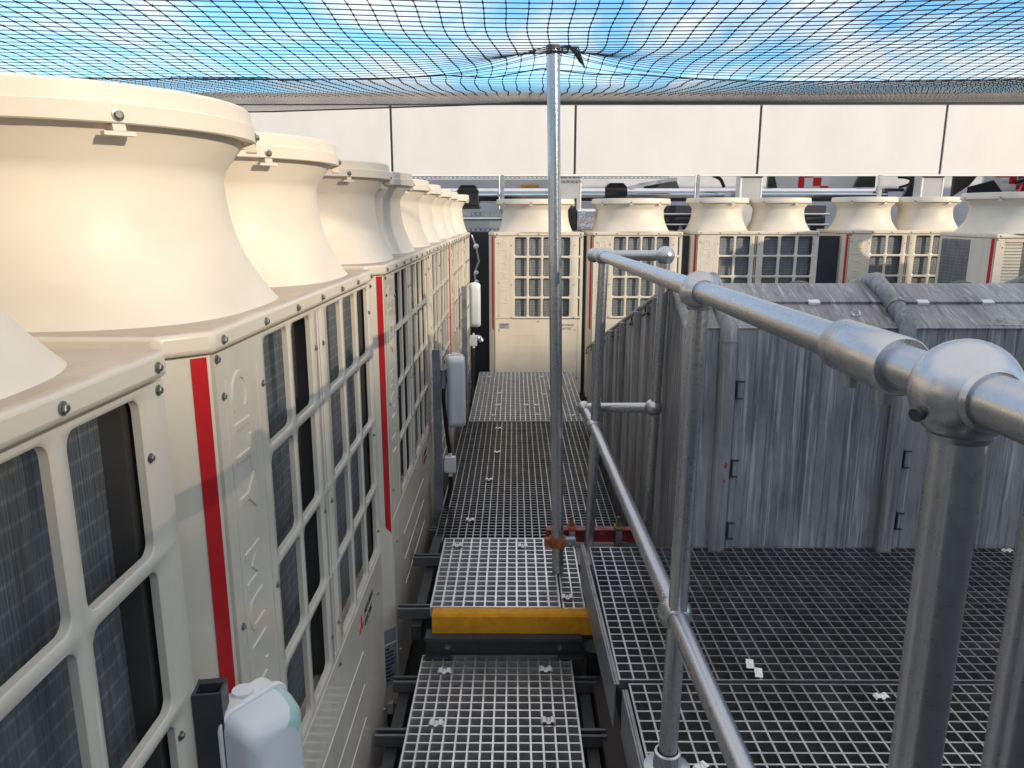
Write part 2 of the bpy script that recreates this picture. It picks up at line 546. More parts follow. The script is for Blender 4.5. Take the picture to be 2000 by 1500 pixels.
def fan_duct(parent, ca, cdp, z, R0, screws=6, zs=1.0, straight=1.0, lean=0.0):
    k = R0 / 0.327
    n = 72
    prof = [(0.328 * k, 0.0, 3.0), (0.323 * k, 0.006, 3.0), (0.311 * k, 0.034, 2.7), (0.300 * k, 0.064, 2.45), (0.2905 * k, 0.095, 2.2),
            (0.283 * k, 0.13, 2.05), (0.2775 * k, 0.165, 2), (0.2745 * k, 0.20, 2), (0.2738 * k, 0.228, 2), (0.2755 * k, 0.241, 2),
            (0.281 * k, 0.253, 2), (0.316 * k, 0.297, 2), (0.319 * k, 0.304, 2),
            (0.285 * k, 0.303, 2), (0.245 * k, 0.255, 2), (0.236 * k, 0.2, 2), (0.250 * k, 0.02, 2)]
    if straight < 1:
        prof = [((0.320 * k - (0.320 * k - q[0]) * straight) if i < 11 else q[0], q[1], q[2]) for i, q in enumerate(prof)]
        prof[0] = (0.330 * k, 0.0, 3.2)
    rr = 0.342 * k
    rp = [(0.317 * k, 0.304), (rr - 0.003, 0.301), (rr, 0.303), (rr, 0.328), (rr - 0.0025, 0.330), (rr - 0.005, 0.354), (rr - 0.009, 0.358),
          (rr - 0.017, 0.358), (rr - 0.022, 0.354), (0.29 * k, 0.303)]

    def leaning(mb):
        mb.v = [(x + lean * (0.25 - z / 0.30), y, z) for x, y, z in mb.v]
        return mb
    o = leaning(MB().lathe(prof, n)).build('fan_duct', M['cream_matt'], parent, smooth=30, loc=(ca, cdp, z))
    o.scale = (1, 1, zs)
    leaning(MB().lathe(rp, n)).build('rim', M['cream_matt'], o, smooth=22)
    
    for i in range(screws):
        a = 2 * math.pi * (i + 0.5) / screws + 0.26
        T = Matrix.Rotation(a + math.pi / 2, 4, 'Z')
        m1, m2 = MB(), MB()
        bolt_mesh(m1, 0, 0.3125, -rr, 0.9)
        m2.box(-0.009, 0.009, -rr + 0.002, -0.318 * k, 0.291, 0.3005)
        m2.box(-0.022, 0.022, -rr + 0.0015, -0.322 * k, 0.285, 0.2905)
        m1.v = [tuple(T @ Vector(p)) for p in m1.v]
        m2.v = [tuple(T @ Vector(p)) for p in m2.v]
        leaning(m1); leaning(m2)
        m1.build('screw', M['zinc'], o)
        m2.build('tab', M['cream_matt'], o, smooth=0)
    return o


WORD_A = text_mesh('CITY', 0.104, 0.0012, 0.0013, 1.22)
WORD_B = text_mesh('MULTI', 0.104, 0.0012, 0.0013, 1.22)
BRAND_A = text_mesh('MITSUBISHI', 0.030, 0.0004)
BRAND_B = text_mesh('ELECTRIC', 0.030, 0.0004)


def emblem(mb, a, z, s):
    """three red lozenges meeting at a centre"""
    for ang in (90, 210, 330):
        d = Vector((math.cos(R(ang)), math.sin(R(ang))))
        p = Vector((-d.y, d.x))
        pts = [Vector((0, 0)), d * s * 0.5 + p * s * 0.289, d * s, d * s * 0.5 - p * s * 0.289]
        v = [(a + q.x, -0.0012, z + q.y) for q in pts] + [(a + q.x, 0.001, z + q.y) for q in pts]
        mb.add(v, [(0, 1, 2, 3), (0, 4, 5, 1), (1, 5, 6, 2), (2, 6, 7, 3), (3, 7, 4, 0)])


CH = 0.056      # corner chamfer
DEP = 0.74


def make_unit(big, L, Hb, row0, pitch, loc, rz, label, open_front=False, left_coil=False, zs=1.0):
    """loc: front-left bottom corner; X along the front, Y into the unit. row0: top of first opening above base"""
    root = empty('condenser_unit', loc, label, 'condenser unit', 'cream outdoor condenser units', rz)
    # --- cabinet
    cb = MB()
    lp = 0.185 * L if big else 0.2 * L
    cb.prism([(-CH, CH), (-0.003, 0.003), (0.0, 0.016), (lp, 0.016), (lp, DEP), (-CH, DEP)], 0.05, Hb - 0.002)
    cb.box(L - 0.018, L - 0.001, 0.016, DEP - 0.02, 0.05, Hb - 0.003)
    cb.box(lp, L - 0.001, DEP - 0.02, DEP, 0.052, Hb - 0.003)
    zb = row0 - 4 * pitch
    cb.box(lp, L - 0.018, 0.017, DEP - 0.021, 0.055, zb - 0.03)
    cb.build('cabinet', M['cream'], root, smooth=0)
    # base rail and feet
    br = MB()
    br.box(-CH + 0.01, L - 0.01, 0.02, DEP - 0.02, 0.0, 0.05)
    br.box(0.02, 0.14, -0.012, 0.05, 0.0, 0.012)
    br.box(L - 0.14, L - 0.02, -0.012, 0.05, 0.0, 0.012)
    br.build('base_rail', M['cream'], root, smooth=0, bevel=0.003)
    # --- coil
    MB().box(lp + 0.012, L - 0.035, 0.052, 0.30, zb - 0.028, Hb - 0.006).build('coil', M['coil'], root, smooth=0)
    fm = [(L - 0.076, L - 0.040)] + ([(0.455 * L, 0.478 * L)] if big else [])
    for f0, f1 in (fm if not open_front else []):
        MB().box(f0, f1, 0.022, 0.0515, zb - 0.02, Hb - 0.01).build('coil_end_plate', M['endplate'], root, smooth=0)
    # --- corner panel with the red stripe
    # lid
    ld = MB()
    ld.prism([(-CH - 0.004, CH), (-0.003, -0.007), (L, -0.007), (L, DEP + 0.004), (-CH - 0.004, DEP + 0.004)], Hb, Hb + 0.037)
    ld.build('lid', M['cream_dusty'], root, smooth=40, bevel=0.009, seg=3)
    ux = Vector((CH - 0.003, -(CH - 0.003), 0)).normalized()
    nrm = Vector((-ux.y * -1, 0, 0))
    st = MB()
    p0 = Vector((-CH, CH, 0)) + ux * (0.56 * 1.414 * CH)
    p1 = Vector((-CH, CH, 0)) + ux * (0.87 * 1.414 * CH)
    off = Vector((-0.7071, -0.7071, 0)) * 0.0022
    za, ze = Hb - 0.004, Hb - 0.95
    v = []
    for (p, z) in ((p0, ze), (p1, ze - 0.03), (p1, za), (p0, za)):
        q = p + off
        v.append((q.x, q.y, z))
    for (p, z) in ((p0, ze), (p1, ze - 0.03), (p1, za), (p0, za)):
        v.append((p.x, p.y, z))
    st.add(v, [(0, 1, 2, 3), (0, 4, 5, 1), (1, 5, 6, 2), (2, 6, 7, 3), (3, 7, 4, 0)])
    st.build('red_stripe', M['red'], root, smooth=0)
    # --- pierced front panels
    z1 = Hb - 0.003
    rows = [(row0 + 0.006 - 0.0, z1, None, None)]
    gap = 0.021
    for k in range(4):
        t = row0 - k * pitch
        rows.append((t - pitch + gap * 0.5 if k < 3 else t - pitch + 0.004, (t + gap * 0.5) if k else row0 + 0.006, t - pitch + gap, t))
    if not open_front:
        if big:
            c1 = [(0.181, 0.298), (0.317, 0.433)]
            c2 = [(0.546, 0.664), (0.687, 0.805), (0.828, 0.948)]
            e1, s2 = 0.4805, 0.4835
            slots = [[(0.4705, 0.4785)], [(0.4855, 0.4935)]]
        else:
            c1 = [(0.229, 0.366), (0.389, 0.526), (0.549, 0.686), (0.709, 0.85)]
            c2 = None
            e1 = 0.982
            slots = [[(0.948, 0.962)]]

        def columns(start, end, holes, allh):
            out = []
            hs_ = sorted(allh)
            edges = [start] + [0.5 * (hs_[i][1] + hs_[i + 1][0]) for i in range(len(hs_) - 1)] + [end]
            for i, (h0, h1) in enumerate(hs_):
                out.append((edges[i] * L, edges[i + 1] * L, h0 * L, h1 * L))
            return out
        a_l = 0.006 / L
        g1 = columns(a_l, e1, None, c1 + slots[0])
        # the plain letter strip on the left belongs to the first panel
        first = g1[0]
        s_l = (c1[0][0] - 0.012) * L
        g1 = [(first[0], s_l, None, None), (s_l, first[1], first[2], first[3])] + g1[1:]
        b = pierced(MB(), g1, rows)
        # embossed swage lines of the letter strip
        for aa in (0.042, s_l - 0.03):
            b.box(aa, aa + 0.004, -0.0016, 0.001, zb + 0.02, z1 - 0.05)
        b.build('grille_panel', M['cream'], root, smooth=45)
        if c2:
            g2 = columns(s2, 1 - 0.004 / L, None, c2 + slots[1])
            pierced(MB(), g2, rows).build('grille_panel', M['cream'], root, smooth=45)
        # lettering
        zt = row0 - 0.028
        for word, x0 in ((WORD_A, 0.0), (WORD_B, max(q[0] for q in WORD_A[0]) + 0.055)):
            lt = MB()
            lt.add([(0.064 + y, -zf, zt - x - x0) for (x, y, zf) in word[0]], word[1])
            lt.build('embossed_word', M['cream'], root, smooth=30)
    else:
        fr = MB()
        fr.box(0.004, 0.075, 0.0, 0.014, zb, z1)
        fr.box(L - 0.075, L - 0.004, 0.0, 0.014, zb, z1)
        fr.box(0.077, L - 0.077, 0.0, 0.014, z1 - 0.03, z1 - 0.001)
        fr.box(0.077, L - 0.077, 0.0, 0.014, zb, zb + 0.03)
        fr.build('front_frame', M['cream'], root, smooth=0, bevel=0.003)
        bw = MB()
        zz = zb + 0.03
        while zz < z1 - 0.04:
            bw.tube([(0.075, 0.012, zz), (L - 0.075, 0.012, zz)], 0.0016, 5)
            zz += 0.026
        bw.build('wire_guard', M['darkgrey'], root, smooth=0)
    # lower service panel
    lw = MB()
    zt = zb - 0.006
    lw.box(0.006, L - 0.05, 0.0, 0.0125, 0.058, zt)
    lw.box(L - 0.047, L - 0.004, 0.002, 0.0125, 0.058, zt)
    lw.build('service_panel', M['cream'], root, smooth=0, bevel=0.002)
    rb = MB()
    for i in range(3):
        z = zt - 0.17 - i * 0.115
        T = Matrix.Translation((0.2 * L, 0, z)) @ Matrix.Rotation(R(90), 4, 'Y')
        rb.lathe([(0.0022, 0.0), (0.0022, 0.52 * L)], 10, T)
    rb.build('ribs', M['cream'], root, smooth=60)
    # emblem and maker's name on the service panel
    em = MB()
    ea = 0.715 * L if big else 0.70 * L
    emblem(em, ea, zt - 0.075, 0.036)
    em.build('emblem', M['brightred'], root, smooth=0)
    tx = MB()
    tx.add([(ea + 0.05 + x * 0.9, -0.0008 - zf, zt - 0.072 + y) for (x, y, zf) in BRAND_A[0]], BRAND_A[1])
    tx.add([(ea + 0.05 + x * 0.9, -0.0008 - zf, zt - 0.108 + y) for (x, y, zf) in BRAND_B[0]], BRAND_B[1])
    tx.build('maker_name', M['black'], root, smooth=0)
    if not big:
        pl = MB()
        pl.box(0.05, 0.155, -0.0015, 0.001, zt - 0.10, zt - 0.04)
        pl.build('rating_plate', M['paper'], root, smooth=0)
        for q in range(3):
            MB().box(0.06, 0.145 - 0.02 * q, -0.0022, -0.0012, zt - 0.058 - 0.015 * q, zt - 0.052 - 0.015 * q).build('print_line', M['sticker_dark'], pl_obj_parent(root), smooth=0)
    # bolts
    B = []
    nl = 7 if big else 5
    for i in range(nl):
        B.append((0.03 + (L - 0.06) * i / (nl - 1), Hb + 0.017, -0.0075, 0.82))
    B.append((0.014, Hb - 0.012, 0.0, 0.8))
    B.append((L - 0.02, Hb - 0.015, 0.0, 0.8))
    for zz in (0.075, 0.48, 0.82):
        for aa in ((0.022, 0.166, 0.455, 0.508, 0.955) if big else (0.05, 0.19, 0.9)):
            if not open_front or aa in (0.05, 0.9):
                B.append((aa * L, Hb - zz - (0.02 if aa > 0.1 else 0), 0.0, 0.72))
    for (aa, zz) in ((0.05, zb - 0.12), (0.05, 0.22), (0.5, zb - 0.03), (0.95, 0.22), (0.92, zb - 0.12)):
        B.append((aa * L, zz, 0.0, 0.8))
    for (a, z, d, s_) in B:
        mb = MB()
        bolt_mesh(mb, 0, 0, 0, s_)
        mb.build('bolt', M['zinc'], root, smooth=30, loc=(a, d, z))
    # fan ducts on top
    zt = Hb + 0.0365
    if big:
        h = (L + CH) / 4
        for c in (-CH + h, -CH + 3 * h):
            fan_duct(root, c, 0.35, zt, 0.327 * (L / 1.316) ** 0.9, 6, zs, 1.0, 0.05 if zs == 1.0 else 0.0)
    else:
        if open_front:
            fan_duct(root, 0.43, 0.40, zt, 0.45, 8, zs, 0.75)
        else:
            fan_duct(root, (L - CH) / 2, 0.385, zt, min(0.412, (L + CH) * 0.425) * 0.965, 8, zs, 0.75)
    if left_coil:
        MB().box(-CH - 0.004, -CH + 0.02, 0.26, DEP - 0.05, 0.5, Hb - 0.02).build('side_coil', M['coil'], root, smooth=0)
    return root


def pl_obj_parent(root):
    for ch in root.children:
        if ch.name.startswith('rating_plate'):
            return ch
    return root


# ------------------------------------------------------------------ setting: roof deck
rf = MB()
rf.add([(-60, -60, -0.42), (60, -60, -0.42), (60, 60, -0.42), (-60, 60, -0.42)], [(0, 1, 2, 3)])
struct(rf.build('roof', M['roofing'], smooth=0))['label'] = 'dark flat roof membrane below the gratings'

# ------------------------------------------------------------------ left row of units
XL = -0.465
ZB = -0.34
HB = 1.402 - ZB
LR = R(90)
u2 = make_unit(True, 1.316, HB, 1.389 - ZB, 0.2285, (XL, 1.146, ZB), LR,
               'cream condenser unit beside the nearest batten light, second in the left row, lettering clearest')
others = [(-0.335, 'nearest cream condenser unit, cut by the lower left edge of the photo'),
          (2.715, 'third cream condenser unit in the left row, shaded front, blue-grey notice sticker on its corner'),
          (4.10, 'fourth cream condenser unit in the left row, behind the middle grey mounting post'),
          (5.60, 'fifth cream condenser unit in the left row, behind the middle white batten light')]
units = {}
for y, lab in others:
    c = copy_tree(u2)
    c.location = (XL, y, ZB)
    c['label'] = lab
    units[y] = c
make_unit(False, 0.92, HB, 1.389 - ZB, 0.2285, (XL, 7.02, ZB), LR,
          'cream condenser unit at the far end of the left row, next to the dark door')
# notice sticker on the third unit's chamfered corner
u3 = units[2.715]
ux = Vector((0.7071, -0.7071, 0))


def chamfer_quad(t0, t1, z0, z1, off):
    """sheet on a unit's chamfer, in the unit's local axes"""
    mb = MB()
    o = Vector((-0.7071, -0.7071, 0)) * off
    a = Vector((-CH, CH, 0)) + ux * t0 * 1.414 * CH
    b = Vector((-CH, CH, 0)) + ux * t1 * 1.414 * CH
    v = []
    for q in (o, Vector((0, 0, 0))):
        for (p, z) in ((a, z0), (b, z0), (b, z1), (a, z1)):
            w = p + q
            v.append((w.x, w.y, z))
    mb.add(v, [(0, 1, 2, 3), (0, 4, 5, 1), (1, 5, 6, 2), (2, 6, 7, 3), (3, 7, 4, 0)])
    return mb


stk = chamfer_quad(0.06, 0.92, 0.125, 0.365, 0.002).build('notice_sticker', M['sticker'], u3, smooth=0)
chamfer_quad(0.06, 0.92, 0.30, 0.306, 0.0032).build('white_rule', M['whitefilm'], stk, smooth=0)
for i in range(9):
    z = 0.285 - i * 0.017
    chamfer_quad(0.12, 0.45 + 0.4 * random.random(), z - 0.005, z + 0.003, 0.0032).build('print_line', M['sticker_dark'], stk, smooth=0)

# ------------------------------------------------------------------ far row of units
YF = 7.9
ZF = -0.30
f1 = make_unit(False, 0.917, 1.402 - ZF, 1.388 - ZF, 0.2095, (-0.21, YF, ZF), 0,
               'cream condenser unit facing the camera at the walkway end, behind the thin pole', zs=0.93)
f2 = copy_tree(f1); f2.location = (0.805, YF, ZF + 0.005)
f2['label'] = 'cream one-duct condenser unit behind the far end post of the handrail'
f3 = make_unit(True, 1.244, 1.415 - ZF, 1.398 - ZF, 0.2095, (1.874, YF, ZF), 0,
               'wide cream condenser unit with two fan ducts, above the left roll of the lead housing', zs=0.93)
f4 = copy_tree(f3); f4.location = (3.427, YF, ZF + 0.008)
f4['label'] = 'wide two-duct cream condenser unit, partly hidden by the open-fronted unit at the right edge'
f5 = make_unit(False, 1.15, 1.425 - ZF, 1.40 - ZF, 0.2095, (3.93, 6.3, ZF), 0,
               'cream condenser unit at the right edge with open coil front and dark side coil', open_front=True, left_coil=True, zs=0.93)


# ------------------------------------------------------------------ gratings
def grating(name, x0, x1, y0, y1, z, px, py, m, label, bw=0.006, h=0.036, group='walkway grating panels', edge=0.006):
    nx = max(1, round((x1 - x0 - bw) / px))
    ny = max(1, round((y1 - y0 - bw) / py))
    sx, sy = (x1 - x0 - bw) / nx, (y1 - y0 - bw) / ny
    xs, ys = [], []
    for i in range(nx + 1):
        xs += [x0 + i * sx, x0 + i * sx + bw]
    for j in range(ny + 1):
        ys += [y0 + j * sy, y0 + j * sy + bw]
    W = len(xs)
    v = [(x - (x0 + x1) / 2, y - (y0 + y1) / 2, 0) for y in ys for x in xs] + [(x - (x0 + x1) / 2, y - (y0 + y1) / 2, -h) for y in ys for x in xs]
    N = len(xs) * len(ys)
    f = []
    idx = lambda i, j: j * W + i
    for j in range(len(ys) - 1):
        for i in range(W - 1):
            a, b, c, d = idx(i, j), idx(i + 1, j), idx(i + 1, j + 1), idx(i, j + 1)
            if (i % 2 == 0) or (j % 2 == 0):
                f.append((a, b, c, d))
            else:
                for p, q in ((a, b), (b, c), (c, d), (d, a)):
                    f.append((p, q, q + N, p + N))
    for i in range(W - 1):
        f.append((idx(i, 0) + N, idx(i + 1, 0) + N, idx(i + 1, 0), idx(i, 0)))
        J = len(ys) - 1
        f.append((idx(i, J), idx(i + 1, J), idx(i + 1, J) + N, idx(i, J) + N))
    for j in range(len(ys) - 1):
        f.append((idx(0, j), idx(0, j + 1), idx(0, j + 1) + N, idx(0, j) + N))
        f.append((idx(W - 1, j) + N, idx(W - 1, j + 1) + N, idx(W - 1, j + 1), idx(W - 1, j)))
    me = bpy.data.meshes.new(name)
    me.from_pydata(v, [], f)
    me.materials.append(m)
    me.update()
    o = bpy.data.objects.new(name, me)
    o.location = ((x0 + x1) / 2, (y0 + y1) / 2, z)
    COL.objects.link(o)
    return tag(o, label, 'grating', group)


GR = 'grating_panel'
grating(GR, -0.345, 0.212, 0.9, 2.552, 0.0, 0.0405, 0.0405, M['grate_light'], 'pale square-mesh grating nearest the camera, below the yellow step edge')
grating(GR, -0.318, 0.175, 2.60, 3.222, 0.17, 0.0405, 0.0405, M['grate_light'], 'pale square-mesh grating just behind the yellow step edge', bw=0.007)
grating(GR, 0.183, 0.268, 2.60, 3.222, 0.165, 0.0405, 0.0405, M['grate_light'], 'narrow strip of grating between the pole foot and the raised deck edge')
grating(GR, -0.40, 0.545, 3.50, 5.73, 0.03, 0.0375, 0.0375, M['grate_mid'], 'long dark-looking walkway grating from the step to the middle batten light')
grating(GR, -0.36, 0.575, 5.745, 7.64, 0.034, 0.0405, 0.06, M['grate_light'], 'paler far walkway grating in front of the end condenser unit', bw=0.006)
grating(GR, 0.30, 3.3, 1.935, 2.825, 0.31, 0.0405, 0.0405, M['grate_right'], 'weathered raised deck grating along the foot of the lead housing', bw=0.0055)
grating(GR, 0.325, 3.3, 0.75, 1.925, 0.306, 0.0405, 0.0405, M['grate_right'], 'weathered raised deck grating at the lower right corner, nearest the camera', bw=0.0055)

# yellow nosing
ny = MB()
ny.prism([(2.547, 0.086), (2.551, 0.086), (2.551, 0.148), (2.598, 0.160), (2.598, 0.1685), (2.555, 0.1685), (2.547, 0.159)], 0, 0.605,
         Matrix(((0, 0, 1, -0.306), (1, 0, 0, 0), (0, 1, 0, 0), (0, 0, 0, 1))))
tag(ny.build('stair_nosing', M['yellow'], smooth=0, bevel=0.002), 'yellow gritted nosing along the edge of the walkway step', 'stair nosing')

# frame below the step
fr = empty('step_frame', (0, 2.55, 0), 'dark steel frame under the yellow step edge', 'steel frame')
MB().box(-0.33, 0.25, -0.035, 0.03, 0.075, 0.092).build('top_flange', M['darkgrey'], fr, smooth=0, bevel=0.002)
MB().box(-0.33, 0.25, 0.0, 0.02, 0.01, 0.073).build('web', M['darkgrey'], fr, smooth=0)
MB().box(-0.33, -0.24, -0.03, 0.03, -0.10, 0.008).build('bracket', M['darkgrey'], fr, smooth=0, bevel=0.002)
MB().box(0.16, 0.25, -0.03, 0.03, -0.10, 0.008).build('bracket', M['darkgrey'], fr, smooth=0, bevel=0.002)
for bx_ in (-0.25, 0.17):
    mb = MB(); bolt_mesh(mb, bx_, 0.035, 0.0, 1.3); mb.build('bolt', M['zinc'], fr)


def strut(x0, x1, y, z, label):
    s = 0.041
    p = [(0, 0), (s, 0), (s, s), (s - 0.011, s), (s - 0.011, s - 0.008), (s - 0.003, s - 0.008), (s - 0.003, 0.003), (0.003, 0.003), (0.003, s - 0.008), (0.011, s - 0.008), (0.011, s), (0, s)]
    mb = MB().prism(p, 0, x1 - x0, Matrix(((0, 0, 1, 0), (1, 0, 0, -s / 2), (0, 1, 0, -s), (0, 0, 0, 1))))
    o = mb.build('strut_channel', M['strut'], smooth=0, loc=(x0, y, z))
    return tag(o, label, 'strut channel', 'slotted channels under the walkway')


strut(-0.455, 0.30, 1.30, -0.040, 'slotted steel channel below the grating, nearest the camera and mostly out of the frame')
strut(-0.455, 0.30, 2.17, -0.040, 'slotted steel channel under the nearest grating, level with its front pair of clips')
strut(-0.44, 0.30, 2.46, -0.040, 'slotted steel channel under the nearest grating, level with its rear pair of clips')
strut(-0.45, 0.28, 2.68, 0.128, 'slotted steel channel end just behind and left of the yellow nosing')
strut(-0.45, 0.28, 3.13, 0.128, 'slotted steel channel under the rear edge of the step grating')
strut(-0.45, 0.55, 3.75, -0.01, 'slotted steel channel under the front end of the long dark grating')
strut(-0.46, 0.58, 5.85, -0.008, 'slotted steel channel end below the far batten light, nearer one')
strut(-0.46, 0.58, 6.55, -0.008, 'slotted steel channel end below the far batten light, farther one')


def runner(x, y0, y1, z, label):
    return tag(MB().box(-0.02, 0.02, 0, y1 - y0, -0.06, 0).build('steel_runner', M['darkgrey'], smooth=0, bevel=0.002, loc=(x, y0, z)), label, 'steel bar', 'dark runners beside the walkway')


runner(-0.40, 0.9, 2.52, -0.085, 'dark steel runner in the gap between the units and the nearest grating')
runner(-0.375, 2.62, 3.45, 0.08, 'dark steel runner left of the step grating')
runner(0.255, 0.9, 2.52, -0.085, 'dark steel runner right of the nearest grating')
tag(MB().box(0.285, 0.355, 0.8, 2.50, -0.20, -0.05).build('steel_beam', M['brown'], smooth=0, bevel=0.004),
    'dull brown steel beam below the raised deck edge', 'steel beam')
pp = MB()
for k in range(1):
    pp.lathe([(0.03, 0), (0.03, 0.18), (0.045, 0.18), (0.045, 0.2), (0.001, 0.2)], 18)
tag(pp.build('pedestal', M['black'], smooth=30, loc=(0.30, 2.53, -0.15)), 'black round pedestal under the corner of the raised deck', 'pedestal')


def kick_plate(x0, y0, x1, y1, z0, z1, label):
    L_ = math.hypot(x1 - x0, y1 - y0)
    mb = MB().box(-0.003, 0.003, 0, L_, z0, z1)
    mb.box(0.0035, 0.013, 0, L_, z1 - 0.007, z1)
    o = mb.build('edge_plate', M['galv_dull'], smooth=0, bevel=0.0015, loc=(x0, y0, 0))
    o.rotation_euler.z = -math.atan2(x1 - x0, y1 - y0)
    return tag(o, label, 'edge plate', 'galvanised deck edge plates')


kick_plate(0.284, 1.90, 0.268, 2.83, 0.18, 0.322, 'galvanised edge plate of the raised deck beside the yellow nosing')
kick_plate(0.308, 0.80, 0.305, 1.888, 0.17, 0.312, 'galvanised edge plate of the raised deck at the bottom of the photo')


# saddle clips
def clip_mesh():
    mb = MB()
    w = 0.011
    prof = [(-0.026, 0.0), (-0.020, 0.006), (-0.009, 0.006), (-0.005, 0.001), (0.005, 0.001), (0.009, 0.006), (0.020, 0.006), (0.026, 0.0)]
    top = [(x, w * s, z + 0.0015) for s in (-1, 1) for x, z in prof]
    bot = [(x, w * s, z) for s in (-1, 1) for x, z in prof]
    n = len(prof)
    f = []
    for i in range(n - 1):
        f.append((i, i + 1, n + i + 1, n + i))
        f.append((2 * n + i, 3 * n + i, 3 * n + i + 1, 2 * n + i + 1))
        f.append((i, 2 * n + i, 2 * n + i + 1, i + 1))
        f.append((n + i, n + i + 1, 3 * n + i + 1, 3 * n + i))
    mb.add(top + bot, f)
    mb.lathe([(0.0055, 0.001), (0.0055, 0.006), (0.003, 0.0085), (0.0004, 0.009)], 10)
    return mb


clips = [
    (-0.252, 2.441, 0.0, 0, 'saddle clip on the nearest grating, rear left of its four'),
    (0.114, 2.452, 0.0, 0, 'saddle clip on the nearest grating, rear right of its four'),
    (-0.253, 2.154, 0.0, 0, 'saddle clip on the nearest grating, front left of its four'),
    (0.111, 2.168, 0.0, 0, 'saddle clip on the nearest grating, front right of its four'),
    (-0.255, 3.136, 0.17, 0, 'saddle clip at the rear left of the step grating'),
    (0.037, 3.131, 0.17, 0, 'saddle clip at the rear of the step grating, left of the pole'),
    (0.205, 2.678, 0.165, 0, 'saddle clip on the narrow strip right of the pole foot'),
    (-0.235, 3.759, 0.03, 0, 'saddle clip at the front left of the long dark grating'),
    (-0.155, 4.386, 0.03, 0, 'saddle clip second from the front on the long dark grating'),
    (-0.118, 4.938, 0.03, 0, 'saddle clip level with the white junction box on the dark grating'),
    (-0.123, 5.52, 0.03, 0, 'saddle clip near the rear end of the long dark grating'),
    (-0.172, 5.893, 0.034, 0, 'saddle clip at the front left of the far pale grating'),
    (-0.143, 6.228, 0.034, 0, 'saddle clip left of the close pair on the far pale grating'),
    (-0.138, 6.661, 0.034, 0, 'saddle clip left of the pole at the middle of the far pale grating'),
    (0.096, 6.229, 0.034, 0, 'left one of the close pair of saddle clips on the far grating'),
    (0.192, 6.229, 0.034, 0, 'right one of the close pair of saddle clips on the far grating'),
    (0.195, 5.91, 0.034, 0, 'saddle clip just in front of the close pair on the far grating'),
    (0.263, 6.622, 0.034, 0, 'saddle clip close beside the pole on the far pale grating'),
    (0.466, 5.895, 0.034, 0, 'saddle clip right of the pole near the handrail elbow'),
    (-0.244, 7.366, 0.034, 0, 'saddle clip at the far end of the walkway, left side'),
    (0.265, 7.368, 0.034, 0, 'saddle clip at the far end of the walkway, beside the pole'),
    (0.697, 2.012, 0.31, 1.35, 'rear one of two touching saddle clips in the middle of the raised deck'),
    (0.709, 1.968, 0.31, 1.35, 'front one of two touching saddle clips in the middle of the raised deck'),
    (1.017, 1.862, 0.306, 0.1, 'saddle clip on the raised deck left of the big near post'),
    (1.953, 2.79, 0.31, 0.1, 'saddle clip on the raised deck at the right edge of the photo'),
    (0.452, 1.585, 0.306, 0.6, 'saddle clip on the raised deck at the bottom beside the second post'),
]
cproto = clip_mesh().build('saddle_clip', M['clip'], smooth=30)
for i, (x, y, z, r_, lab) in enumerate(clips):
    o = cproto if i == 0 else cproto.copy()
    if i:
        COL.objects.link(o)
    o.location = (x, y, z + 0.001)
    o.rotation_euler.z = r_
    o.scale = (0.95, 1.3, 1.3) if z < 0.2 else (0.8, 1.0, 1.0)
    tag(o, lab, 'clip', 'metal saddle clips on the gratings')

# ------------------------------------------------------------------ handrail
PR = 0.0216
rail = empty('guard_rail', (0.385, 1.57, 0.31), 'galvanised tube handrail with ball fittings along the raised deck', 'handrail')
off = Vector(rail.location)


def rp(mb, name, m=None, smooth=40, bevel=0):
    mb.v = [tuple(Vector(p) - off) for p in mb.v]
    return mb.build(name, m or M['galv'], rail, smooth=smooth, bevel=bevel)


YA, YB, YC = 0.617, 1.57, 3.2
A = Vector((0.376, YA, 1.467)); Bp = Vector((0.3815, YB, 1.458)); Cp = Vector((0.372, YC, 1.441))
E1 = Vector((0.340, 3.30, 1.441)); D1 = Vector((0.612, 3.12, 1.449))
near = A + (A - Bp).normalized() * 1.2
rp(MB().tube([near, A, Bp, Cp, E1], PR, 28), 'top_rail')
rp(MB().tube([E1, D1], PR, 24), 'return_rail')
Bm = Vector((0.369, YB + 0.02, 0.716)); Cm = Vector((0.348, YC, 0.707)); Em = Vector((0.322, 3.36, 0.762)); Dm = Vector((0.592, 3.13, 0.81))
Em = Vector((0.312, 3.30, 0.765))
nearm = Bm + (Bm - Cm).normalized() * 1.3
rp(MB().tube([nearm, Bm, Cm, Em], PR, 24), 'mid_rail')
rp(MB().tube([Em, Dm], PR, 24), 'mid_return_rail')
Afoot = Vector((0.374, YA, 0.31)); Bfoot = Vector((0.366, YB + 0.005, 0.31)); Cfoot = Vector((0.333, YC, -0.1))
RX, RY = 0.470, 0.630
for (p, q) in ((Afoot, A), (Bfoot, Bp), (Cfoot, Cp), (Vector((0.578, 3.135, -0.1)), D1)):
    rp(MB().tube([p, q], PR, 28), 'post')
rp(MB().tube([(RX, RY, 0.31), (RX + 0.004, RY, 1.40)], PR, 28), 'post')
for (p, r_) in ((A, 0.0435), (Bp, 0.040), (Cp, 0.0365), (E1, 0.031), (D1, 0.0385), (Bm, 0.0395), (Cm, 0.0355), (Em, 0.031), (Dm, 0.038)):
    mb = MB().sphere(p, r_, 32, 18)
    rp(mb, 'ball_fitting', smooth=60)
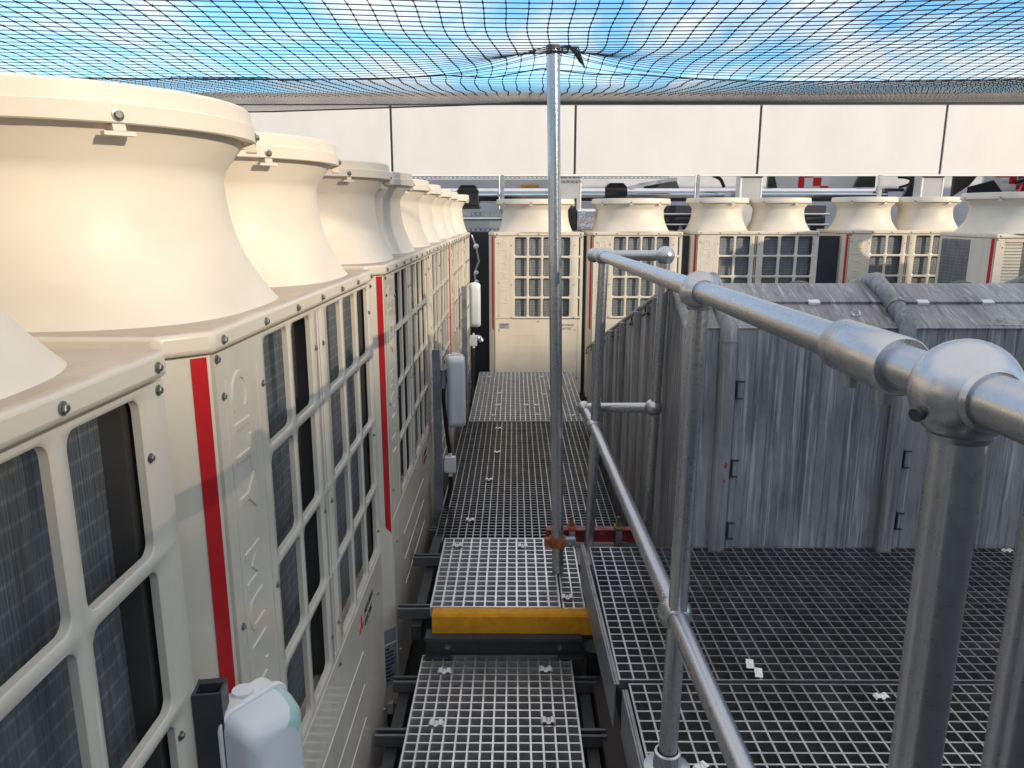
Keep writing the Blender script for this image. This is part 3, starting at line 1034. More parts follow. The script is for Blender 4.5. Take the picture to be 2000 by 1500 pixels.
# collars where the tubes enter the balls
for (p, d, r_) in ((A, (A - Bp).normalized(), 0.036), (A, (Bp - A).normalized(), 0.036), (Bp, (A - Bp).normalized(), 0.0325), (Cp, (Bp - Cp).normalized(), 0.0285),
                   (A, Vector((0, 0, -1)), 0.036), (Bp, Vector((0, 0, -1)), 0.0335), (Bm, (nearm - Bm).normalized(), 0.032), (Cm, (Bm - Cm).normalized(), 0.0275)):
    mb = MB().tube([p + d * r_, p + d * (r_ + 0.0055)], [0.0265, 0.0240], 28, cap=True)
    rp(mb, 'collar')
# expansion sleeve on the top rail
sdir_ = (Bp - A).normalized()
s0, s1 = A + sdir_ * 0.105, A + sdir_ * 0.245
rp(MB().tube([s0, s0 + sdir_ * 0.003, s1 - sdir_ * 0.003, s1], [0.0278, 0.0296, 0.0296, 0.0278], 32), 'sleeve')
for q in (s0 + sdir_ * 0.03, s1 - sdir_ * 0.03):
    rp(MB().tube([q + Vector((0, 0, -0.028)), q + Vector((0, 0, -0.043))], [0.011, 0.0085], 14), 'grub_boss')
gs = A + Vector((-0.0385, -0.006, -0.017))
rp(MB().tube([gs, gs + Vector((-0.006, -0.003, -0.002))], [0.0065, 0.006], 12), 'grub_screw', M['darkgrey'])
for (fx, fy) in ((0.374, YA), (0.366, YB + 0.005), (RX, RY)):
    mb = MB().lathe([(0.0001, 0), (0.055, 0), (0.055, 0.008), (0.034, 0.012), (0.031, 0.05), (0.025, 0.052)], 28, Matrix.Translation((fx, fy, 0.3115)))
    rp(mb, 'base_flange')

# ------------------------------------------------------------------ net pole and its clamps
POLE_TOP = Vector((0.138, 2.93, 2.205))
POLE_FOOT = Vector((0.180, 2.895, 0.172))
pl = empty('net_pole', POLE_FOOT, 'thin galvanised scaffold pole holding up the netting', 'pole')
pd = POLE_TOP - POLE_FOOT
MB().tube([(0, 0, 0), tuple(pd)], 0.0242, 26, cap=False).build('tube', M['galv'], pl)
MB().tube([tuple(pd * 0.9935), tuple(pd * 1.001)], 0.0255, 26).build('cap', M['plate'], pl)
MB().tube([tuple(pd * 0.985), tuple(pd * 0.987)], 0.0258, 20).build('tie_wire', M['net'], pl)
cl_z = 0.30
cpn = empty('scaffold_clamp', POLE_FOOT + pd * ((cl_z - 0.17) / pd.z), 'rusty swivel clamp holding the pole to the red channel', 'clamp')
MB().lathe([(0.026, -0.02), (0.034, -0.02), (0.034, 0.02), (0.026, 0.02), (0.026, -0.02)], 22).build('band', M['rust'], cpn)
MB().box(-0.055, -0.028, -0.018, 0.012, -0.017, 0.017).build('hinge', M['rust'], cpn, smooth=0, bevel=0.004)
MB().box(0.028, 0.075, -0.014, 0.014, -0.014, 0.016).build('flap', M['galv_dull'], cpn, smooth=0, bevel=0.003)
MB().tube([(0.05, -0.02, 0), (0.05, -0.045, 0)], 0.007, 8).build('bolt', M['zinc'], cpn)

rc = empty('red_channel', (0.145, 3.27, 0.175), 'red primed steel channel clamped behind the pole', 'steel channel')
MB().box(0, 0.42, 0, 0.006, -0.03, 0.03).build('web', M['redoxide'], rc, smooth=0)
MB().box(0, 0.42, -0.034, -0.0005, 0.024, 0.030).build('flange', M['redoxide'], rc, smooth=0)
MB().box(0, 0.42, -0.034, -0.0005, -0.030, -0.024).build('flange', M['redoxide'], rc, smooth=0)


def beam_clamp(x, lab, m1, m2):
    t = empty('beam_clamp', (x, 3.26, 0.175), lab, 'clamp', 'beam clamps on the red channel')
    MB().box(-0.018, 0.018, -0.052, 0.012, -0.045, -0.032).build('lower_jaw', m2, t, smooth=0, bevel=0.003)
    MB().box(-0.018, 0.018, -0.050, 0.012, 0.033, 0.05).build('upper_jaw', m1, t, smooth=0, bevel=0.003)
    MB().box(-0.014, 0.014, -0.052, -0.04, -0.031, 0.032).build('body', M['galv_dull'], t, smooth=0, bevel=0.003)
    MB().tube([(0, -0.02, 0.05), (0, -0.02, 0.092)], 0.0075, 10).build('bolt', m1, t)
    MB().lathe([(0.013, 0.05), (0.013, 0.062), (0.0005, 0.062)], 6, Matrix.Translation((0, -0.02, 0))).build('nut', m1, t)


beam_clamp(0.262, 'orange rusty beam clamp on the red channel, left of the handrail post', M['rust'], M['galv_dull'])
beam_clamp(0.475, 'brassy beam clamp on the red channel, right of the handrail post', M['brass'], M['brass'])
tag(MB().box(0.262, 0.52, 3.05, 3.42, 0.118, 0.126).build('bearing_plate', M['plate'], smooth=0, bevel=0.002), 'pale steel plate lying under the red channel', 'plate')
tag(MB().box(0.47, 0.57, 3.10, 3.18, 0.1275, 0.17).build('rubber_block', M['black'], smooth=0, bevel=0.004), 'dark block beside the right beam clamp', 'block')

# ------------------------------------------------------------------ bird netting
import numpy as np


def net_z(x, y):
    # crease (support wire) near y = 3.0, lifted into a peak by the pole
    crease = 2.105 + 0.004 * x - 0.012 * math.sin(1.1 * x + 0.4)
    if y < 3.0:
        t = (3.0 - y) / 3.0
        z = crease + 0.055 * t ** 0.8 + 0.10 * t * t
        z += 0.010 * math.sin(x * 1.7 + y * 2.1)
    else:
        t = (y - 3.0) / 4.2
        edge = 2.592 - 0.075 * max(0.0, min(1.0, (0.1 - x) / 2.4))
        z = crease + (edge - crease) * t - 0.015 * math.sin(math.pi * t)
    d = math.hypot((x - POLE_TOP.x) * 0.8, (y - POLE_TOP.y) * 1.1)
    z += 0.11 * math.exp(-(d / 0.20) ** 1.1)
    return z


def net_xy(x, y):
    # threads are drawn in towards the pole head
    dx_, dy_ = x - POLE_TOP.x, y - POLE_TOP.y
    d = math.hypot(dx_, dy_)
    k = 0.16 * math.exp(-(d / 0.42) ** 2)
    jx = 0.006 * math.sin(5.1 * y + 2.3 * x) + 0.004 * math.sin(13 * y + x)
    return x - dx_ * k + jx, y - dy_ * k * 0.8 + 0.004 * math.sin(7 * x + y)


def build_net():
    xs = np.arange(-7.6, 9.2, 0.058)
    ys = np.concatenate([np.arange(1.35, 3.0, 0.043), np.arange(3.0, 7.21, 0.062)])
    P = np.zeros((len(ys), len(xs), 3))
    for j, y in enumerate(ys):
        for i, x in enumerate(xs):
            a, b = net_xy(float(x) + 0.02 * (y - 3), float(y))
            P[j, i] = (a, b, net_z(a, b))
    V, F = [], []
    o = 0

    def strand(line, ax):
        nonlocal o
        n = len(line)
        r = np.interp(line[:, 1], [2.2, 3.2, 4.5, 7.2], [0.0016, 0.0013, 0.0007, 0.00036])
        offs = [(0 * r, r), (r * 0.87, -r * 0.5), (-r * 0.87, -r * 0.5)]
        vv = np.zeros((n, 3, 3))
        for k, (u, w) in enumerate(offs):
            vv[:, k] = line
            vv[:, k, ax] += u
            vv[:, k, 2] += w
        V.append(vv.reshape(-1, 3))
        idx = np.arange(n - 1)[:, None] * 3 + o
        for k in range(3):
            k2 = (k + 1) % 3
            F.append(np.concatenate([idx + k, idx + k2, idx + 3 + k2, idx + 3 + k], axis=1))
        o += n * 3
    for i in range(len(xs)):
        strand(P[:, i], 0)
    for j in range(len(ys)):
        strand(P[j, :], 1)
    # knots, modelled where they can be made out
    jn = int(np.searchsorted(ys, 4.4))
    K = P[:jn, :].reshape(-1, 3)
    s = 0.0042
    octa = np.array([(s, 0, 0), (-s, 0, 0), (0, s * 1.3, 0), (0, -s * 1.3, 0), (0, 0, s), (0, 0, -s)])
    kv = (K[:, None, :] + octa[None]).reshape(-1, 3)
    tri = np.array([(0, 2, 4), (2, 1, 4), (1, 3, 4), (3, 0, 4), (2, 0, 5), (1, 2, 5), (3, 1, 5), (0, 3, 5)])
    kf = (np.arange(len(K))[:, None, None] * 6 + tri[None] + o).reshape(-1, 3)
    V.append(kv)
    Vn = np.concatenate(V)
    Fq = np.concatenate(F)
    me = bpy.data.meshes.new('bird_netting')
    nq, ntri = len(Fq), len(kf)
    me.vertices.add(len(Vn))
    me.vertices.foreach_set('co', Vn.astype(np.float32).ravel())
    me.loops.add(nq * 4 + ntri * 3)
    me.loops.foreach_set('vertex_index', np.concatenate([Fq.ravel(), kf.ravel()]).astype(np.int32))
    me.polygons.add(nq + ntri)
    starts = np.concatenate([np.arange(nq) * 4, nq * 4 + np.arange(ntri) * 3]).astype(np.int32)
    me.polygons.foreach_set('loop_start', starts)
    me.materials.append(M['net'])
    me.update(calc_edges=True)
    me.validate()
    ob = bpy.data.objects.new('bird_netting', me)
    COL.objects.link(ob)
    return tag(ob, 'black bird netting stretched overhead from the pole to the white screen', 'netting')


build_net()
# support wire along the crease and the wire at the net's far edge
wr = []
for i in range(90):
    x = -7.5 + 16.5 * i / 89
    wr.append((x, 3.0, net_z(x, 3.0) - 0.004 - (0.0 if abs(x - 0.14) > 0.3 else 0.03)))
tag(MB().tube(wr, 0.0022, 6).build('support_wire', M['net']), 'thin dark wire carrying the netting at the pole head', 'wire')
wr = []
for i in range(60):
    x = -7.5 + 16.5 * i / 59
    wr.append((x, 7.19, net_z(x, 7.19)))
tag(MB().tube(wr, 0.006, 8).build('edge_rope', M['net']), 'thick black rope along the far edge of the netting, above the white screen', 'rope')
tf = MB()
for k in range(7):
    a = k * 0.9
    p0 = POLE_TOP + Vector((0.02, 0, -0.005))
    tf.tube([p0, p0 + Vector((0.035 + 0.006 * k, -0.01 * math.sin(a), 0.004 * math.cos(a))), p0 + Vector((0.07 + 0.004 * k, 0.015 * math.sin(a), -0.035 - 0.006 * k))], 0.003, 5)
tag(tf.build('net_tie', M['net']), 'bunched knot of netting tied at the pole head', 'netting tie')

# ------------------------------------------------------------------ lead housing
HX0, HX1 = 0.655, 5.2
HY0, HYR, HY1 = 2.84, 3.14, 6.7
HZE, HZR, HZB = 1.204, 1.328, 0.45
hs_ = empty('lead_housing', (HX0, HY0, -0.3), 'lead-clad roof housing with rolled seams, streaked blue-grey', 'roof housing')
O = Vector(hs_.location)


def hp(mb, name, m=None, smooth=40, bevel=0):
    mb.v = [tuple(Vector(p) - O) for p in mb.v]
    return mb.build(name, m or M['lead'], hs_, smooth=smooth, bevel=bevel)


mb = MB()
prof = [(HY0, -0.3), (HY1, -0.3), (HY1, HZB), (HYR, HZR), (HY0, HZE)]
T = Matrix(((0, 0, 1, HX0), (1, 0, 0, 0), (0, 1, 0, 0), (0, 0, 0, 1)))
n = len(prof)
# subdivided front and slope so that the sheets can dish slightly
mb.prism(prof, 0, HX1 - HX0, T)
hp(mb, 'cladding', smooth=0)


def bumpy_sheet(p00, p10, p11, p01, nu, nv, nrm, amp, seed):
    rnd = random.Random(seed)
    ph = [rnd.uniform(0, 6.3) for _ in range(8)]
    vs, fs = [], []
    p00, p10, p11, p01, nrm = map(Vector, (p00, p10, p11, p01, nrm))
    for j in range(nv + 1):
        for i in range(nu + 1):
            u, w = i / nu, j / nv
            p = p00.lerp(p10, u).lerp(p01.lerp(p11, u), w)
            e = min(1, 8 * u, 8 * (1 - u)) * min(1, 8 * w, 8 * (1 - w))
            h = math.sin(9 * u + ph[0] + 2 * w) * 0.5 + math.sin(17 * u + ph[1] - 3 * w) * 0.3 + math.sin(5 * w + ph[2] + 4 * u) * 0.5
            vs.append(tuple(p + nrm * (0.003 + amp * (0.6 + h * 0.5) * e)))
    for j in range(nv):
        for i in range(nu):
            a = j * (nu + 1) + i
            fs.append((a, a + 1, a + nu + 2, a + nu + 1))
    return vs, fs


rolls = [0.806 + 0.668 * k for k in range(7)]
bays = [HX0 + 0.005] + rolls + [HX1 - 0.01]
sn = Vector((0, -(HZR - HZE), (HYR - HY0))).normalized()
for k in range(len(bays) - 1):
    xa, xb = bays[k], bays[k + 1]
    v_, f_ = bumpy_sheet((xa, HY0, -0.25), (xb, HY0, -0.25), (xb, HY0, HZE - 0.004), (xa, HY0, HZE - 0.004), 26, 26, (0, -1, 0), 0.006, k)
    hp(MB().add(v_, f_), 'wall_sheet')
    # two lapped sheets on the slope
    mid = 0.52
    ym, zm = HY0 + (HYR - HY0) * mid, HZE + (HZR - HZE) * mid
    v_, f_ = bumpy_sheet((xa, HY0 - 0.012, HZE - 0.012), (xb, HY0 - 0.012, HZE - 0.012), (xb, ym, zm), (xa, ym, zm), 20, 8, sn, 0.005, k + 20)
    hp(MB().add(v_, f_), 'slope_sheet', M['lead_slope'])
    v_, f_ = bumpy_sheet((xa, ym - 0.01, zm + 0.001), (xb, ym - 0.01, zm + 0.001), (xb, HYR, HZR), (xa, HYR, HZR), 20, 8, sn, 0.005, k + 40)
    mb = MB().add([tuple(Vector(p) + sn * 0.006) for p in v_], f_)
    q0, q1 = Vector((xa, ym - 0.01, zm + 0.001)), Vector((xb, ym - 0.01, zm + 0.001))
    mb.add([tuple(q0 + sn * 0.009), tuple(q1 + sn * 0.009), tuple(q1), tuple(q0)], [(0, 3, 2, 1)])
    hp(mb, 'slope_sheet', M['lead_slope'])
    # bright retaining clips on the lap
    for xx in ([xa + 0.1] if k == 0 else [xa + 0.16, xa + 0.40]):
        c = Vector((xx + random.uniform(-0.03, 0.03), ym - 0.006, zm + 0.001)) + sn * 0.012
        dn = Vector((0, -(HYR - HY0), -(HZR - HZE))).normalized()
        cb = MB()
        w = 0.022
        a, b_ = c - dn * 0.012, c + dn * 0.014
        cb.add([tuple(a + Vector((-w, 0, 0))), tuple(a + Vector((w, 0, 0))), tuple(b_ + Vector((w, 0, 0))), tuple(b_ + Vector((-w, 0, 0))),
                tuple(a + Vector((-w, 0, 0)) - sn * 0.01), tuple(a + Vector((w, 0, 0)) - sn * 0.01), tuple(b_ + Vector((w, 0, 0)) - sn * 0.01), tuple(b_ + Vector((-w, 0, 0)) - sn * 0.01)],
               [(0, 3, 2, 1), (3, 7, 6, 2), (0, 1, 5, 4), (1, 2, 6, 5), (0, 4, 7, 3)])
        hp(cb, 'lap_clip', M['greywhite'], smooth=0)
for k, x in enumerate(rolls):
    pts = [(x, HY0 - 0.012, -0.28), (x, HY0 - 0.012, 0.4), (x + 0.004, HY0 - 0.013, 0.9), (x, HY0 - 0.014, HZE - 0.06), (x, HY0 - 0.010, HZE - 0.01),
           (x, HY0 + 0.03, HZE + 0.03), (x, HY0 + 0.16, HZE + 0.094), (x, HYR - 0.02, HZR + 0.022), (x, HYR + 0.03, HZR + 0.012), (x, HYR + 0.25, HZR - 0.06)]
    rad = [0.033, 0.033, 0.033, 0.033, 0.034, 0.034, 0.034, 0.035, 0.035, 0.035]
    hp(MB().tube(pts, rad, 18), 'seam_roll', M['lead_roll'])
    hp(MB().tube([pts[3], (x, HY0 - 0.014, HZE - 0.052)], [0.0355, 0.035], 18), 'roll_joint', M['lead_roll'])
    d = Vector(pts[6]) - Vector(pts[5]); d.normalize()
    p = Vector(pts[5]) + d * 0.06
    hp(MB().tube([p, p + d * 0.012], [0.038, 0.037], 18), 'roll_joint', M['lead_roll'])
    # small folded tabs beside the roll
    for z in (0.40, 0.66, 0.95):
        zz = z + random.uniform(-0.03, 0.03)
        tb = MB()
        tb.box(x + 0.042, x + 0.046, HY0 - 0.022, HY0 - 0.008, zz - 0.036, zz + 0.036)
        tb.box(x + 0.0465, x + 0.07, HY0 - 0.021, HY0 - 0.0165, zz + 0.030, zz + 0.036)
        tb.box(x + 0.0465, x + 0.066, HY0 - 0.021, HY0 - 0.0165, zz - 0.036, zz - 0.030)
        hp(tb, 'fixing_tab', M['darkgrey'], smooth=0)
# gable side: bays with rolls and drips
gy = [HY0 + 0.03 + 0.52 * k for k in range(8)]
ztop = lambda y: (HZE + (HZR - HZE) * (y - HY0) / (HYR - HY0)) if y < HYR else HZR + (HZB - HZR) * (y - HYR) / (HY1 - HYR)
for k in range(7):
    ya, yb = gy[k], min(gy[k + 1], HY1 - 0.02)
    v_, f_ = bumpy_sheet((HX0, yb, -0.25), (HX0, ya, -0.25), (HX0, ya, ztop(ya) - 0.01), (HX0, yb, ztop(yb) - 0.01), 18, 18, (-1, 0, 0), 0.010, 60 + k)
    hp(MB().add(v_, f_), 'gable_sheet')
    if k:
        hp(MB().tube([(HX0 - 0.008, ya, -0.28), (HX0 - 0.008, ya, ztop(ya) - 0.015)], 0.03, 14), 'seam_roll', M['lead_roll'])
        y2 = ya - 0.26
        hp(MB().tube([(HX0 - 0.004, y2, -0.28), (HX0 - 0.004, y2, ztop(y2) - 0.02)], 0.016, 10), 'seam_roll', M['lead_roll'])
# corner roll and verge capping with dark hooks
hp(MB().tube([(HX0, HY0, -0.28), (HX0, HY0, HZE - 0.01), (HX0, HYR, HZR + 0.004), (HX0, HY1, HZB + 0.004)], [0.02, 0.02, 0.014, 0.012], 12), 'verge_roll', M['lead_roll'])
for k in range(9):
    y = HYR + 0.12 + k * 0.42
    z = ztop(y)
    hk = MB().tube([(HX0 - 0.016, y + 0.09, z - 0.075), (HX0 - 0.018, y + 0.02, z - 0.058), (HX0 - 0.018, y, z - 0.05), (HX0 - 0.018, y - 0.06, z - 0.045)], 0.006, 6)
    hk.tube([(HX0 - 0.018, y, z - 0.05), (HX0 - 0.018, y + 0.002, z - 0.02)], 0.005, 6)
    hp(hk, 'hook_clip', M['black'])
for xx in (1.235, 1.94, 2.65):
    hp(MB().lathe([(0.11, 0.0, 3), (0.07, 0.018, 3), (0.03, 0.045, 2), (0.0005, 0.05, 2)], 16, Matrix.Translation((xx, HYR + 0.17, HZR - 0.045))), 'ridge_vent', M['darkgrey'])
bd = MB()
for k in range(16):
    a, b_ = random.uniform(-0.02, 0.02), random.uniform(-0.03, 0.03)
    q = Vector((1.31 + a, HY0 + 0.075 + b_ * 0.8, 0)); q.z = HZE + (HZR - HZE) * (q.y - HY0) / (HYR - HY0)
    bd.sphere(tuple(q + sn * 0.012), random.uniform(0.002, 0.006), 7, 5, 0.3)
hp(bd, 'bird_droppings', M['whitefilm'])
for (zz, rr_) in ((0.665, 0.013), (0.60, 0.008)):
    hp(MB().sphere((rolls[0] + 0.008, HY0 - 0.0445 + rr_ * 0.8, zz), rr_, 9, 6, 1.8), 'rust_stain', M['rust'])

# ------------------------------------------------------------------ batten lights on posts between the left units
def light(loc, label, h=0.60, w=0.11, dep=0.085, yaw=0.0, green=False):
    """loc = centre of the foot of the fitting. Its diffuser faces local -Y, tilted by yaw"""
    t = empty('batten_light', loc, label, 'light fitting', 'white batten lights on the left posts', yaw)
    def rr(mb, x0, x1, y0, y1, z0, z1, r, n=5):
        pts = []
        for cx, cz, a0 in ((x1 - r, z1 - r, 0), (x0 + r, z1 - r, 90), (x0 + r, z0 + r, 180), (x1 - r, z0 + r, 270)):
            for k in range(n + 1):
                a = R(a0 + 90 * k / n)
                pts.append((cx + r * math.cos(a), cz + r * math.sin(a)))
        mb.prism(pts, y0, y1, Matrix(((1, 0, 0, 0), (0, 0, 1, 0), (0, 1, 0, 0), (0, 0, 0, 1))))
    b = MB(); rr(b, -w / 2, w / 2, 0.0, 0.034, 0, h, 0.022)
    bo = b.build('body', M['white_plastic'], t, smooth=35, bevel=0.005)
    b = MB(); rr(b, -w / 2 - 0.004, w / 2 + 0.004, -0.010, -0.0005, -0.004, h + 0.004, 0.024)
    b.build('gasket_lip', M['white_plastic'], t, smooth=35, bevel=0.002)
    n = 7
    v, f = [], []
    lay = [(0.5, -0.0105, 0.0), (0.495, -0.03, 0.002), (0.46, -0.052, 0.012), (0.38, -0.0625, 0.024), (0.30, -0.065, 0.034)]
    ob = MB()
    rings = []
    for (fw, y, ins) in lay:
        pts = []
        x1 = fw * w - 0.002; z0 = ins + 0.002; z1 = h - ins - 0.002; r = 0.02
        for cx, cz, a0 in ((x1 - r, z1 - r, 0), (-x1 + r, z1 - r, 90), (-x1 + r, z0 + r, 180), (x1 - r, z0 + r, 270)):
            for k in range(n + 1):
                a = R(a0 + 90 * k / n)
                pts.append((cx + r * math.cos(a), y, cz + r * math.sin(a)))
        rings.append(pts)
    m_ = len(rings[0])
    for rg in rings:
        v += rg
    for i in range(len(rings) - 1):
        for k in range(m_):
            k2 = (k + 1) % m_
            f.append((i * m_ + k, (i + 1) * m_ + k, (i + 1) * m_ + k2, i * m_ + k2))
    f.append(tuple((len(rings) - 1) * m_ + k for k in range(m_ - 1, -1, -1)))
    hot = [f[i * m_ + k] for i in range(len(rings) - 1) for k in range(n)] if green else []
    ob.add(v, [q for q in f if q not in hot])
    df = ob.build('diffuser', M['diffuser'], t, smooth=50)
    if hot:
        MB().add(v, hot).build('painted_glow', M['green'], df, smooth=50)  # green LED glow painted on the diffuser's top corner
    k_ = MB(); rr(k_, -w / 2 + 0.012, w / 2 - 0.04, 0.0345, 0.05, h - 0.09, h - 0.012, 0.012)
    k_.build('back_bracket', M['white_plastic'], t, smooth=35, bevel=0.003)
    cp = MB().tube([(0.0, 0.017, h), (0.0, 0.017, h + 0.006)], 0.016, 18)
    cp.build('entry_plug', M['white_plastic'], t)
    cp = MB().box(-w / 2 - 0.006, -w / 2 - 0.0005, 0.004, 0.024, h - 0.05, h - 0.03)
    cp.build('latch', M['black'], t, smooth=0)
    return t


def unistrut(x, y, z0, z1, label, w=0.041, rz=0.0, m='galv_dull'):
    p = [(-w / 2, -w / 2), (w / 2, -w / 2), (w / 2, w / 2), (w / 2 - 0.004, w / 2), (w / 2 - 0.004, -w / 2 + 0.004), (-w / 2 + 0.004, -w / 2 + 0.004), (-w / 2 + 0.004, w / 2), (-w / 2, w / 2)]
    mb = MB().prism(p, 0, z1 - z0)
    mb.box(-w / 2 + 0.004, w / 2 - 0.004, w / 2 - 0.012, w / 2, z1 - z0 - 0.02, z1 - z0 - 0.0005)
    o = mb.build('mounting_post', M[m], smooth=0, bevel=0.001, loc=(x, y, z0))
    o.rotation_euler.z = rz
    return tag(o, label, 'mounting post', 'grey channel posts between the left units')


unistrut(-0.446, 0.985, -0.4, 0.937, 'dark grey channel post beside the near batten light', rz=0.15, m='darkgrey')
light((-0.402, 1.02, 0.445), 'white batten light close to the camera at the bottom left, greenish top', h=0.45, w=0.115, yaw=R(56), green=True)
unistrut(-0.415, 3.95, -0.3, 0.915, 'grey channel post carrying the middle batten light')
light((-0.322, 4.02, 0.475), 'white batten light halfway along the left row', h=0.40, w=0.100, yaw=R(12))
unistrut(-0.40, 6.02, -0.3, 1.06, 'grey channel post carrying the farthest batten light')
light((-0.33, 6.3, 0.70), 'white batten light at the far end of the left row, against the dark door', h=0.36, w=0.085, yaw=R(5))


def jbox(loc, s, label):
    t = empty('junction_box', loc, label, 'junction box', 'white cable boxes below the batten lights')
    MB().box(-s * 0.5, s * 0.5, -s * 0.3, s * 0.3, 0, s * 1.5).build('case', M['white_plastic'], t, smooth=0, bevel=0.006)
    MB().box(-s * 0.52, s * 0.52, -s * 0.34, -s * 0.3 - 0.001, s * 0.25, s * 1.2).build('cover', M['white_plastic'], t, smooth=0, bevel=0.004)
    MB().tube([(0, 0, s * 1.5), (0, 0, s * 1.78)], s * 0.16, 12).build('gland', M['white_plastic'], t)
    MB().tube([(0, 0, 0), (0, 0, -s * 0.3)], s * 0.2, 12).build('gland', M['white_plastic'], t)


jbox((-0.355, 4.0, 0.215), 0.062, 'white junction box on a cable below the middle batten light')
jbox((-0.345, 6.3, 0.535), 0.06, 'white junction box below the farthest batten light')


def cable(pts, r, label, m='pvc', name='cable'):
    # smooth a polyline
    P = [Vector(p) for p in pts]
    out = []
    for i in range(len(P) - 1):
        p0, p1, p2, p3 = P[max(i - 1, 0)], P[i], P[i + 1], P[min(i + 2, len(P) - 1)]
        for k in range(6):
            t = k / 6
            out.append(0.5 * ((2 * p1) + (p2 - p0) * t + (2 * p0 - 5 * p1 + 4 * p2 - p3) * t * t + (3 * p1 - p0 - 3 * p2 + p3) * t ** 3))
    out.append(P[-1])
    return tag(MB().tube(out, r, 8).build(name, M[m]), label, 'cable', 'black cables')


cable([(-0.375, 4.0, 0.76), (-0.385, 3.99, 0.66), (-0.375, 3.99, 0.5), (-0.358, 4.0, 0.33)], 0.011, 'black cable looping from the middle batten light down to its white box')
cable([(-0.355, 4.0, 0.19), (-0.36, 3.99, 0.1), (-0.385, 3.96, 0.0), (-0.40, 3.9, -0.2)], 0.013, 'black cable leaving the bottom of the middle white box')
cable([(-0.345, 6.3, 0.51), (-0.35, 6.28, 0.36), (-0.355, 6.24, 0.2), (-0.38, 6.2, -0.1)], 0.012, 'black cable hanging from the farthest white box')
gl = MB().tube([(-0.385, 3.985, 0.70), (-0.385, 3.985, 0.80)], [0.016, 0.019], 14)
tag(gl.build('cable_gland', M['galv_dull']), 'grey metal cable gland left of the middle batten light', 'cable gland')

# ------------------------------------------------------------------ white screen behind the far units
YS = 10.0
scr = empty('white_screen', (0, YS, 0), 'long white panelled screen wall raised on pale posts behind the far units', 'screen wall')
seam0, sp = -1.555, 2.315
for k in range(-3, 6):
    xa = seam0 + sp * k
    MB().box(xa + 0.014, xa + sp - 0.014, -0.02, 0.02, 2.118, 2.95).build('panel', M['white_panel'], scr, smooth=0, bevel=0.006)
    MB().box(xa - 0.0135, xa + 0.0135, -0.006, 0.012, 2.125, 2.945).build('joint_strip', M['darkgrey'], scr, smooth=0)
    MB().box(xa - 0.165, xa + 0.075, 0.03, 0.20, -0.42, 2.9).build('post', M['post_grey'], scr, smooth=0, bevel=0.006)
    MB().box(xa - 0.19, xa - 0.166, 0.025, 0.22, -0.42, 2.9).build('post_flange', M['white_trim'], scr, smooth=0, bevel=0.003)
    MB().box(xa + 0.076, xa + 0.095, 0.025, 0.22, -0.42, 2.9).build('post_flange', M['white_trim'], scr, smooth=0, bevel=0.003)
MB().box(seam0 - 3 * sp, seam0 + 6 * sp, -0.03, 0.025, 2.092, 2.116).build('bottom_trim', M['white_trim'], scr, smooth=0, bevel=0.003)
MB().box(seam0 - 3 * sp, seam0 + 6 * sp, -0.028, 0.028, 2.9515, 2.962).build('top_trim', M['darkgrey'], scr, smooth=0)

tag(MB().box(-14, 20, 14.0, 14.4, -0.42, 3.70).build('parapet_wall', M['beige_wall'], smooth=0, bevel=0.02), 'beige parapet wall seen through the netting above the white screen', 'wall')
tag(MB().box(-9, 14, 12.4, 12.6, -0.42, 2.75).build('plant_wall', M['wall_grey'], smooth=0), 'grey wall in the shade behind the white screen', 'wall')


def pxX(x, Y):
    return (x - 1005) / 1480.0 * Y * 1.002


def pxZ(y, Y):
    # height seen at image row y for depth Y
    v = (y - 750) / 1480.0
    p = math.atan(330 / 1480.0)
    return CAM_H - Y * (math.sin(p) + v * math.cos(p)) / (math.cos(p) - v * math.sin(p))


def pipe(x0, x1, y, z, r, label):
    t = MB().tube([(x0, y, z), (x1, y, z)], r, 28)
    x = x0 + 0.4
    while x < x1:
        t.tube([(x, y, z), (x + 0.02, y, z)], r + 0.003, 28)
        x += 0.95
    return tag(t.build('insulated_pipe', M['silver']), label, 'pipe', 'silver clad pipes behind the far units')


pipe(-2.6, 4.95, 10.45, pxZ(381, 10.45), 0.088, 'fat silver clad pipe running behind the far fan ducts')


def hanger(x, z0, z1, label):
    t = empty('pipe_support', (x, 10.32, z0), label, 'pipe support', 'black pipe supports')
    w, h = 0.145, z1 - z0
    mb = MB().prism([(-w, 0), (w, 0), (w, h * 0.72), (w * 0.62, h), (-w * 0.62, h), (-w, h * 0.72)], 0, 0.24, Matrix(((1, 0, 0, 0), (0, 0, 1, 0), (0, 1, 0, 0), (0, 0, 0, 1))))
    mb.build('saddle_block', M['black'], t, smooth=0, bevel=0.01)
    MB().box(-w - 0.012, w + 0.012, -0.02, 0.26, -0.04, -0.001).build('foot', M['black'], t, smooth=0, bevel=0.005)


hanger(pxX(916, 10.3), pxZ(402, 10.3), pxZ(361, 10.3), 'black pipe support block above the gap at the end of the left row')
hanger(pxX(1198, 10.3), pxZ(390, 10.3), pxZ(357, 10.3), 'black pipe support block on the silver pipe behind the second far unit')


def tray(x0, x1, y, z0, z1, label):
    """perforated cable tray side, real holes"""
    n = int((x1 - x0) / 0.055)
    s = (x1 - x0) / n
    cols = [(i * s, (i + 1) * s, i * s + s * 0.24, (i + 1) * s - s * 0.24) for i in range(n)]
    h = z1 - z0
    rows = [(0, h, h * 0.22, h * 0.78)]
    b = pierced(MB(), cols, rows, rad=0.006, th=0.004, lip=0.001, K=2)
    o = b.build('cable_tray', M['galv_dull'], smooth=0, loc=(x0, y, z0))
    return tag(o, label, 'cable tray', 'perforated cable trays')


